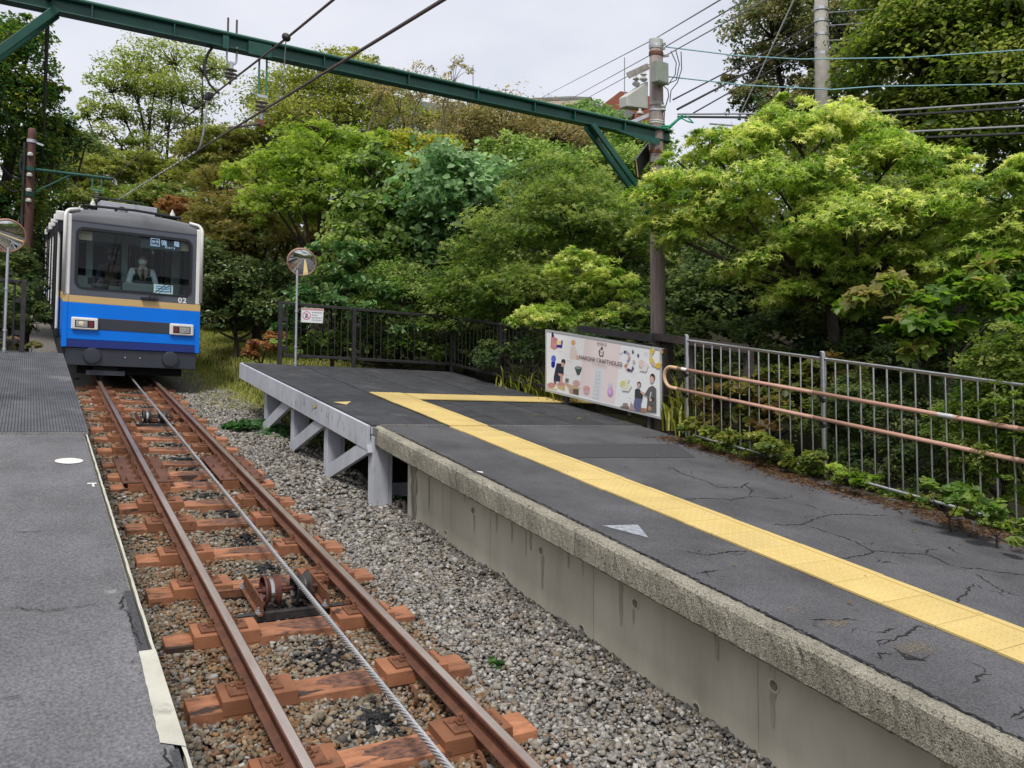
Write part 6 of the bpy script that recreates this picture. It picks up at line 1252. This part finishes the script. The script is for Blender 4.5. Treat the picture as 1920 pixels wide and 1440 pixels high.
tree('broadleaf_bush', 'leafy dark hedge on the left bank beside the track path', gnd(10, 20.5), lobes_px([(-5, 480, 40, 60), (20, 520, 45, 60), (55, 560, 28, 45, -1), (70, 610, 24, 45, -1.4), (15, 590, 40, 60, -2), (60, 500, 26, 50, 6), (64, 470, 18, 40, 14)], 20.5), .10, 'oval', PAL['dark']+[(.09, .12, .03)], .05, 41, 'vines and shrubs on the slope', 'bush', layers=4.4, cap=15000, twigs=40, crown='foliage')
tree('flowering_bush', 'small hydrangea bush with faded pinkish heads at the left fence foot', gnd(45, 16.0), lobes_px([(50, 640, 20, 14), (60, 652, 12, 9, -.2), (20, 645, 20, 14)], 15.8), .08, 'broad', [(.12, .15, .04), (.17, .19, .07), (.24, .15, .10), (.20, .12, .08)], .03, 42, 'vines and shrubs on the slope', 'bush', layers=4, cap=1500, twigs=14, crown='foliage')
# backdrop woods: one mass far off
bl = []
rng = np.random.default_rng(3)
for i in range(26):
    px = -150+i*88; d = 52+rng.uniform(-4, 8); yb = 330 if px < 420 else (300 if px < 800 else 262)
    if 1240 < px < 1420: yb = 330
    bl += lobes_px([(px, yb+rng.uniform(0, 50), 90, 70), (px+40, yb+120, 100, 80), (px, yb+240, 110, 90)], d)
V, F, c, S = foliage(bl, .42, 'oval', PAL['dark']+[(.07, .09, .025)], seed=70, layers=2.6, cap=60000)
tag(mesh_np('distant_wood', V, F, [K['leaf']], c, tuple(bl[0][0])), 'dense far wood on the hill closing the view behind the trees', 'wood', None, 'stuff')
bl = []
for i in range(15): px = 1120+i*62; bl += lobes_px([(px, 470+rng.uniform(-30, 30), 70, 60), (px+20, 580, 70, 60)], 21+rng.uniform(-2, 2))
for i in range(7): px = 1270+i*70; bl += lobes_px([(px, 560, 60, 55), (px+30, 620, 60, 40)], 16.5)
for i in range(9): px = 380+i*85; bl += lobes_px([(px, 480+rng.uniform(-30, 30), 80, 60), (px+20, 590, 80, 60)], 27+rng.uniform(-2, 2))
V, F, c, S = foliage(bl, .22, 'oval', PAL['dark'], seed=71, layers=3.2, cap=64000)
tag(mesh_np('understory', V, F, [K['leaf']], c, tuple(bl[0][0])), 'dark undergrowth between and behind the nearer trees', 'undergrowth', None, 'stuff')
bl = []
for i in range(18): a = -2.1+i*.25; bl.append(((-30*math.sin(a)*1.1, -34-14*math.cos(a*.7), -6+3*math.sin(i*2.3)), (5.5, 5.5, 6)))
V, F, c, S = foliage(bl, .6, 'oval', PAL['green'], seed=76, layers=2.4, cap=16000)
tag(mesh_np('distant_wood', V, F, [K['leaf']], c, tuple(bl[0][0])), 'wood down the line behind the viewer, seen in the mirrors', 'wood', None, 'stuff')
# shrubs and herbs behind and through the steel fence
tree('broadleaf_shrub', 'shrub with large five-part leaves behind the steel fence, yellowing at the top', gnd(1760, 9.1), lobes_px([(1650, 560, 50, 40, .2), (1720, 620, 60, 50), (1790, 560, 60, 50, .2), (1850, 600, 50, 50), (1680, 650, 50, 40), (1880, 520, 45, 45, .3)], 9.0), .115, 'palm', [(.06, .13, .018), (.11, .20, .028), (.18, .26, .045), (.26, .22, .08)], .03, 43, 'shrubs along the steel fence', 'bush', layers=3.2, cap=2600, twigs=40, crown='foliage', spray=.5, shell=.7)
tree('azalea_bush', 'fine-leaved azalea bush pushing through the fence at the right edge', gnd(1880, 8.25), lobes_px([(1870, 760, 60, 60), (1905, 840, 50, 60, -.1), (1830, 830, 50, 50, .12), (1890, 690, 40, 60), (1860, 900, 50, 40), (1910, 960, 30, 50, -.25), (1790, 800, 40, 50, .25), (1905, 745, 30, 25, -.42), (1880, 905, 30, 20, -.38), (1780, 850, 22, 22, -.12)], 8.25), .042, 'oval', [(.07, .14, .022), (.13, .22, .036), (.20, .28, .055), (.29, .34, .10)], .02, 44, 'shrubs along the steel fence', 'bush', layers=4.5, cap=26000, twigs=90, crown='foliage', spray=.34, shell=.6)
tree('azalea_bush', 'dark small-leaved bush behind the middle of the steel fence', gnd(1660, 8.7), lobes_px([(1600, 760, 60, 60, .2), (1680, 800, 60, 60), (1740, 860, 60, 60, -.1), (1560, 810, 50, 60, .3), (1650, 870, 60, 50, .05), (1720, 760, 60, 60, .15), (1800, 900, 50, 50, -.3), (1590, 860, 50, 40, .15), (1700, 910, 60, 36, -.1)], 9.05), .05, 'oval', PAL['dark']+[(.08, .12, .03)], .02, 45, 'shrubs along the steel fence', 'bush', layers=4.5, cap=22000, twigs=60, crown='foliage', spray=.34)
tree('vine_shrub', 'browning vine leaves behind the steel fence below the maple trunk', gnd(1430, 9.9), lobes_px([(1400, 760, 60, 50), (1460, 790, 60, 50, -.1), (1350, 770, 40, 60, .35), (1500, 740, 50, 60, .1), (1560, 720, 50, 60, .1), (1440, 720, 60, 50, .3)], 9.85), .085, 'broad', [(.08, .11, .025), (.14, .16, .04), (.21, .20, .06), (.23, .15, .06)], .025, 46, 'shrubs along the steel fence', 'bush', layers=4, cap=9000, twigs=50, crown='foliage')
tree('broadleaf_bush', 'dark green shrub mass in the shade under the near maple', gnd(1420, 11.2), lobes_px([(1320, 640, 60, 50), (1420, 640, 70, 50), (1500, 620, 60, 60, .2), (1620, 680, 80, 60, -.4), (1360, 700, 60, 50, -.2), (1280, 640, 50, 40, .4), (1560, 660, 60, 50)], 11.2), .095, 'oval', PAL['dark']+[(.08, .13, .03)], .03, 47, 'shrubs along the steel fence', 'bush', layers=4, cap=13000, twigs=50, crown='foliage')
tree('azalea_bush', 'small-leaved bright bush filling the far right behind the handrail', gnd(1930, 8.2), lobes_px([(1900, 660, 60, 60), (1930, 740, 60, 70, -.1), (1850, 700, 50, 50, .2), (1880, 780, 60, 60), (1930, 860, 60, 60, -.2), (1850, 860, 50, 50)], 8.1), .048, 'oval', [(.07, .12, .02), (.13, .19, .035), (.20, .26, .06), (.28, .30, .10)], .02, 72, 'shrubs along the steel fence', 'bush', layers=4.2, cap=22000, twigs=50, crown='foliage', spray=.34)
tree('broadleaf_bush', 'shady bush mass between the maple trunk and the five-leaved shrub', gnd(1650, 11.5), lobes_px([(1580, 620, 90, 50), (1700, 640, 90, 60), (1820, 660, 90, 60), (1900, 600, 80, 70), (1640, 720, 90, 50, -.3), (1760, 740, 90, 60, -.5), (1500, 690, 80, 50), (1880, 520, 80, 60, .3), (1780, 560, 90, 50, .2)], 11.8), .09, 'oval', PAL['dark']+[(.09, .14, .03)], .03, 73, 'shrubs along the steel fence', 'bush', layers=4, cap=20000, twigs=50, crown='foliage')
tree('broadleaf_bush', 'dark bush behind the white board and dark rail frame', gnd(1180, 13.0), lobes_px([(1130, 640, 80, 40), (1220, 660, 60, 50), (1280, 700, 50, 50, -.2), (1040, 660, 70, 40, .5), (960, 670, 70, 40, 1.4), (1180, 600, 60, 40, .3)], 13.0), .09, 'oval', PAL['dark'], .03, 74, 'vines and shrubs on the slope', 'bush', layers=4, cap=12000, twigs=40, crown='foliage')
tree('broadleaf_bush', 'green leafy bush seen through the bars of the long black fence', gnd(760, 16.6), lobes_px([(700, 650, 80, 36), (790, 665, 80, 34), (880, 660, 70, 40, .2), (620, 655, 60, 34), (560, 650, 40, 30)], 16.4), .095, 'broad', PAL['green'], .03, 75, 'vines and shrubs on the slope', 'bush', layers=3.4, cap=7000, twigs=30, crown='foliage')
tree('herb_clump', 'bright broad-leaved weed clump at the platform edge below the bush', gnd(1775, 7.35), lobes_px([(1765, 935, 36, 24), (1800, 925, 26, 22, .05), (1740, 920, 18, 18)], 7.3), .085, 'broad', [(.075, .16, .022), (.12, .21, .034), (.19, .26, .07)], .01, 48, 'weeds along the platform edge', 'plant', layers=2.6, cap=260, twigs=14, crown='foliage', spray=.6)
tree('herb_clump', 'bright green weeds at the foot of the second steel post', gnd(1565, 8.35), lobes_px([(1565, 885, 24, 18), (1620, 900, 22, 12, -.1), (1590, 905, 24, 10, -.1)], 8.3), .06, 'broad', PAL['bright'], .008, 49, 'weeds along the platform edge', 'plant', layers=3, cap=420, twigs=12, crown='foliage', spray=.6)
tree('herb_clump', 'weeds with mixed leaves between the first and second steel posts', gnd(1420, 9.05), lobes_px([(1340, 815, 30, 18, .4), (1400, 825, 36, 18, .1), (1450, 840, 36, 18, -.15), (1500, 860, 30, 18, -.3), (1530, 865, 26, 16, -.4), (1300, 800, 24, 16, .7)], 9.0), .055, 'broad', PAL['olive']+[(.09, .14, .03), (.14, .19, .05)], .008, 50, 'weeds along the platform edge', 'plant', layers=4, cap=2600, twigs=24, crown='foliage', spray=.5)
tree('herb_clump', 'weeds spilling under the fence at the lower right edge', gnd(1860, 7.1), lobes_px([(1850, 960, 40, 24), (1890, 985, 34, 26, -.1), (1905, 1010, 22, 18, -.15), (1820, 935, 30, 20, .1)], 7.1), .06, 'broad', PAL['green']+[(.17, .22, .06)], .008, 51, 'weeds along the platform edge', 'plant', layers=3.4, cap=1200, twigs=20, crown='foliage', spray=.5)
tree('ground_ivy', 'dark green leafy ground cover beside the first white platform post', gnd(480, 13.5, 800), lobes_px([(450, 800, 40, 12), (490, 800, 34, 20), (525, 820, 38, 20, -.4), (470, 788, 30, 12, .3), (500, 825, 30, 14, -.3), (545, 835, 20, 18, -.6)], 13.0), .095, 'broad', [(.035, .10, .03), (.075, .17, .055), (.12, .24, .09)], .01, 52, 'weeds along the platform edge', 'plant', layers=4, cap=3200, twigs=10, crown='foliage', spray=.6)
tree('ground_ivy', 'thin weeds climbing the middle white brace', gnd(592, 11.2, 850), lobes_px([(590, 830, 14, 34), (600, 860, 22, 22, .2)], 11.3), .045, 'oval', PAL['dark']+[(.07, .11, .04)], .01, 53, 'weeds along the platform edge', 'plant', layers=2.6, cap=1300, twigs=16, crown='foliage')
wl = []; rng = np.random.default_rng(80)
for y in np.arange(.8, 7.2, .11):
    x = 5.40+rng.normal(0, .07); wl.append(((x, y, GR*y+TOP+rng.uniform(-.04, .10)), (rng.uniform(.07, .14), .12, rng.uniform(.05, .13))))
V, F, c, S = foliage(wl, .034, 'broad', PAL['green']+PAL['olive']+[(.16, .27, .03)], seed=81, layers=1.9, cap=15000, spray=.6, shell=.3)
tag(mesh_np('edge_weeds', V, F, [K['leaf']], c, tuple(wl[0][0])), 'low mixed weeds along the foot of the steel fence', 'weeds', None, 'stuff')
for i, (px, py, d, lb) in enumerate([(930, 1088, 5.35, 'small dark weed in the gravel at the wall foot'), (993, 1395, 3.9, 'tiny yellow-green weed by the right rail in the foreground'), (745, 945, 9.0, 'moss tuft at the wall end under the platform')]):
    p = wpt(px, py, d); z = GR*p.y+float(bh(min(p.x, 1.8)))
    tree('weed', lb, (p.x, p.y, z), [((p.x, p.y, z+.02), (.05, .05, .025))], .03, 'broad', PAL['gloss'] if i != 1 else PAL['bright'], .004, 54+i, 'weeds in the gravel', 'plant', layers=2, cap=90, twigs=5, crown='foliage', spray=.8)
# bamboo grass and grass tufts
def grass(name, label, cat, group, P, n, L, w, cols, seed, kind=None, spread=.25):
    rng = np.random.default_rng(seed); k = rng.integers(0, len(P), n); P = np.array(P)[k]
    P = P+np.c_[rng.normal(0, spread, (n, 2)), np.zeros(n)]; P[:, 2] = gh(P[:, 0], P[:, 1])+GR*P[:, 1] if name != 'bamboo_grass' else P[:, 2]
    az = rng.uniform(0, 6.283, n); l = L*rng.uniform(.5, 1.2, n); bend = rng.uniform(.2, .9, n)
    dx = np.c_[np.cos(az), np.sin(az), np.zeros(n)]; sd = np.c_[-np.sin(az), np.cos(az), np.zeros(n)]*(w*.5)
    up = np.array([0, 0, 1.])
    a = P; b = P+dx*(l*bend*.3)[:, None]+up*(l*.6)[:, None]; c = P+dx*(l*bend*.9)[:, None]+up*(l*(1-bend*.35))[:, None]
    V = np.stack([a-sd*.6, a+sd*.6, b+sd, b-sd, c], 1).reshape(-1, 3)
    F = (np.array([(0, 1, 2), (0, 2, 3), (3, 2, 4)])[None]+(np.arange(n)*5)[:, None, None]).reshape(-1, 3)
    o = mesh_np(name, V, F, [K['leaf']], np.repeat(palette(n, cols, rng), 3, 0), tuple(P[0])); return tag(o, label, cat, group, kind)
P = [(x, y, 0) for x in np.arange(1.75, 5.0, .25) for y in np.arange(14.2, 30, .5)]+[(x, y, 0) for x in np.arange(1.45, 1.9, .2) for y in np.arange(14.5, 34, .5)]+[(x, y, 0) for x in np.arange(1.95, 3.4, .3) for y in np.arange(11.4, 14.2, .4)]
grass('grass', 'dry yellow-green grass slope between the train and the platform end', 'grass', None, P, 30000, .17, .009, PAL['grass']+[(.13, .22, .035)], 60, 'stuff', .16)
P = [tp(px, py, d) for px, py, d in ((1010, 740, 13.4), (1025, 720, 13.2), (960, 715, 14.0), (985, 730, 13.7), (1050, 752, 12.6), (1262, 770, 10.4), (1240, 790, 10.3), (1290, 740, 10.6), (1280, 800, 9.9))]
P = [(max(p[0], 5.68 if p[1] < 12 else 5.7), p[1], p[2]+GR*p[1]-.12) for p in P]
grass('bamboo_grass', 'long-leaved bamboo grass poking round the ends of the white board', 'plant', None, P, 320, .42, .032, PAL['yellowish']+[(.05, .10, .02)], 61, None, .17)
P = [(5.15+.05*math.sin(y*3), y, 0) for y in np.arange(4.6, 6.6, .15)]
o = grass('grass_tuft', 'thin grass tufts at the platform edge by the second steel post', 'plant', None, P, 420, .20, .006, PAL['grass']+PAL['green'], 62, None, .05)
for v in o.data.vertices: pass
# brown needles and dead leaves along the planted edge
rng = np.random.default_rng(64); n = 5200
y = rng.uniform(1.2, 7.4, n); x = 5.12+.12*np.sin(y*2.1)+rng.normal(0, .13, n)-.18*np.exp(-((y-3.6)/.5)**2); x = np.minimum(x, 5.43)
Pn = np.c_[x, y, GR*y+TOP+.006+rng.uniform(0, .02, n)]; Nn = rng.normal(size=(n, 3))*.25+np.array([0, 0, 1])
V, F, nf = leaf_arrays(Pn, Nn, .055, 'long', rng); tag(mesh_np('leaf_litter', V, F, [K['leaf']], np.repeat(palette(n, [(.07, .035, .018), (.12, .06, .03), (.18, .11, .06), (.24, .17, .10)], rng), nf, 0), tuple(Pn[0])), kind='stuff')
n = 90; y = rng.uniform(2, 13.6, n); x = rng.uniform(1.9, 5.3, n); Pn = np.c_[x, y, GR*y+TOP+.016]; Nn = rng.normal(size=(n, 3))*.3+np.array([0, 0, 1])
V, F, nf = leaf_arrays(Pn, Nn, .035, 'oval', rng); tag(mesh_np('fallen_leaves', V, F, [K['leaf']], np.repeat(palette(n, [(.12, .09, .03), (.24, .20, .09), (.16, .07, .03)], rng), nf, 0), tuple(Pn[0])), kind='stuff')
for i, (px, py) in enumerate([(1008, 778), (1090, 783), (1165, 790)]):
    p = on_x(px, py, 4.0); q = Vector((CX, 0, CZ)); r = ray(px, py); t = (TOP+.02-CZ)/(r.z-GR*r.y); P0 = q+r*t
    V, F, nf = leaf_arrays(np.array([[P0.x+a, P0.y+b, GR*(P0.y+b)+TOP+.02] for a, b in ((0, 0), (.05, .02), (-.05, .01), (.02, -.03))]), rng.normal(size=(4, 3))*.2+np.array([0, 0, 1]), .10, 'long', rng)
    tag(mesh_np('leaf_sprig', V, F, [K['leaf']], np.repeat(palette(4, [(.20, .18, .06), (.14, .15, .04)], rng), nf, 0), (P0.x, P0.y, GR*P0.y+TOP)), ('leftmost dry leaf sprig on the black mat', 'middle dry leaf sprig on the black mat', 'dry leaf sprig on the mat below the white board')[i], 'leaf', 'dry sprigs lying on the mat')
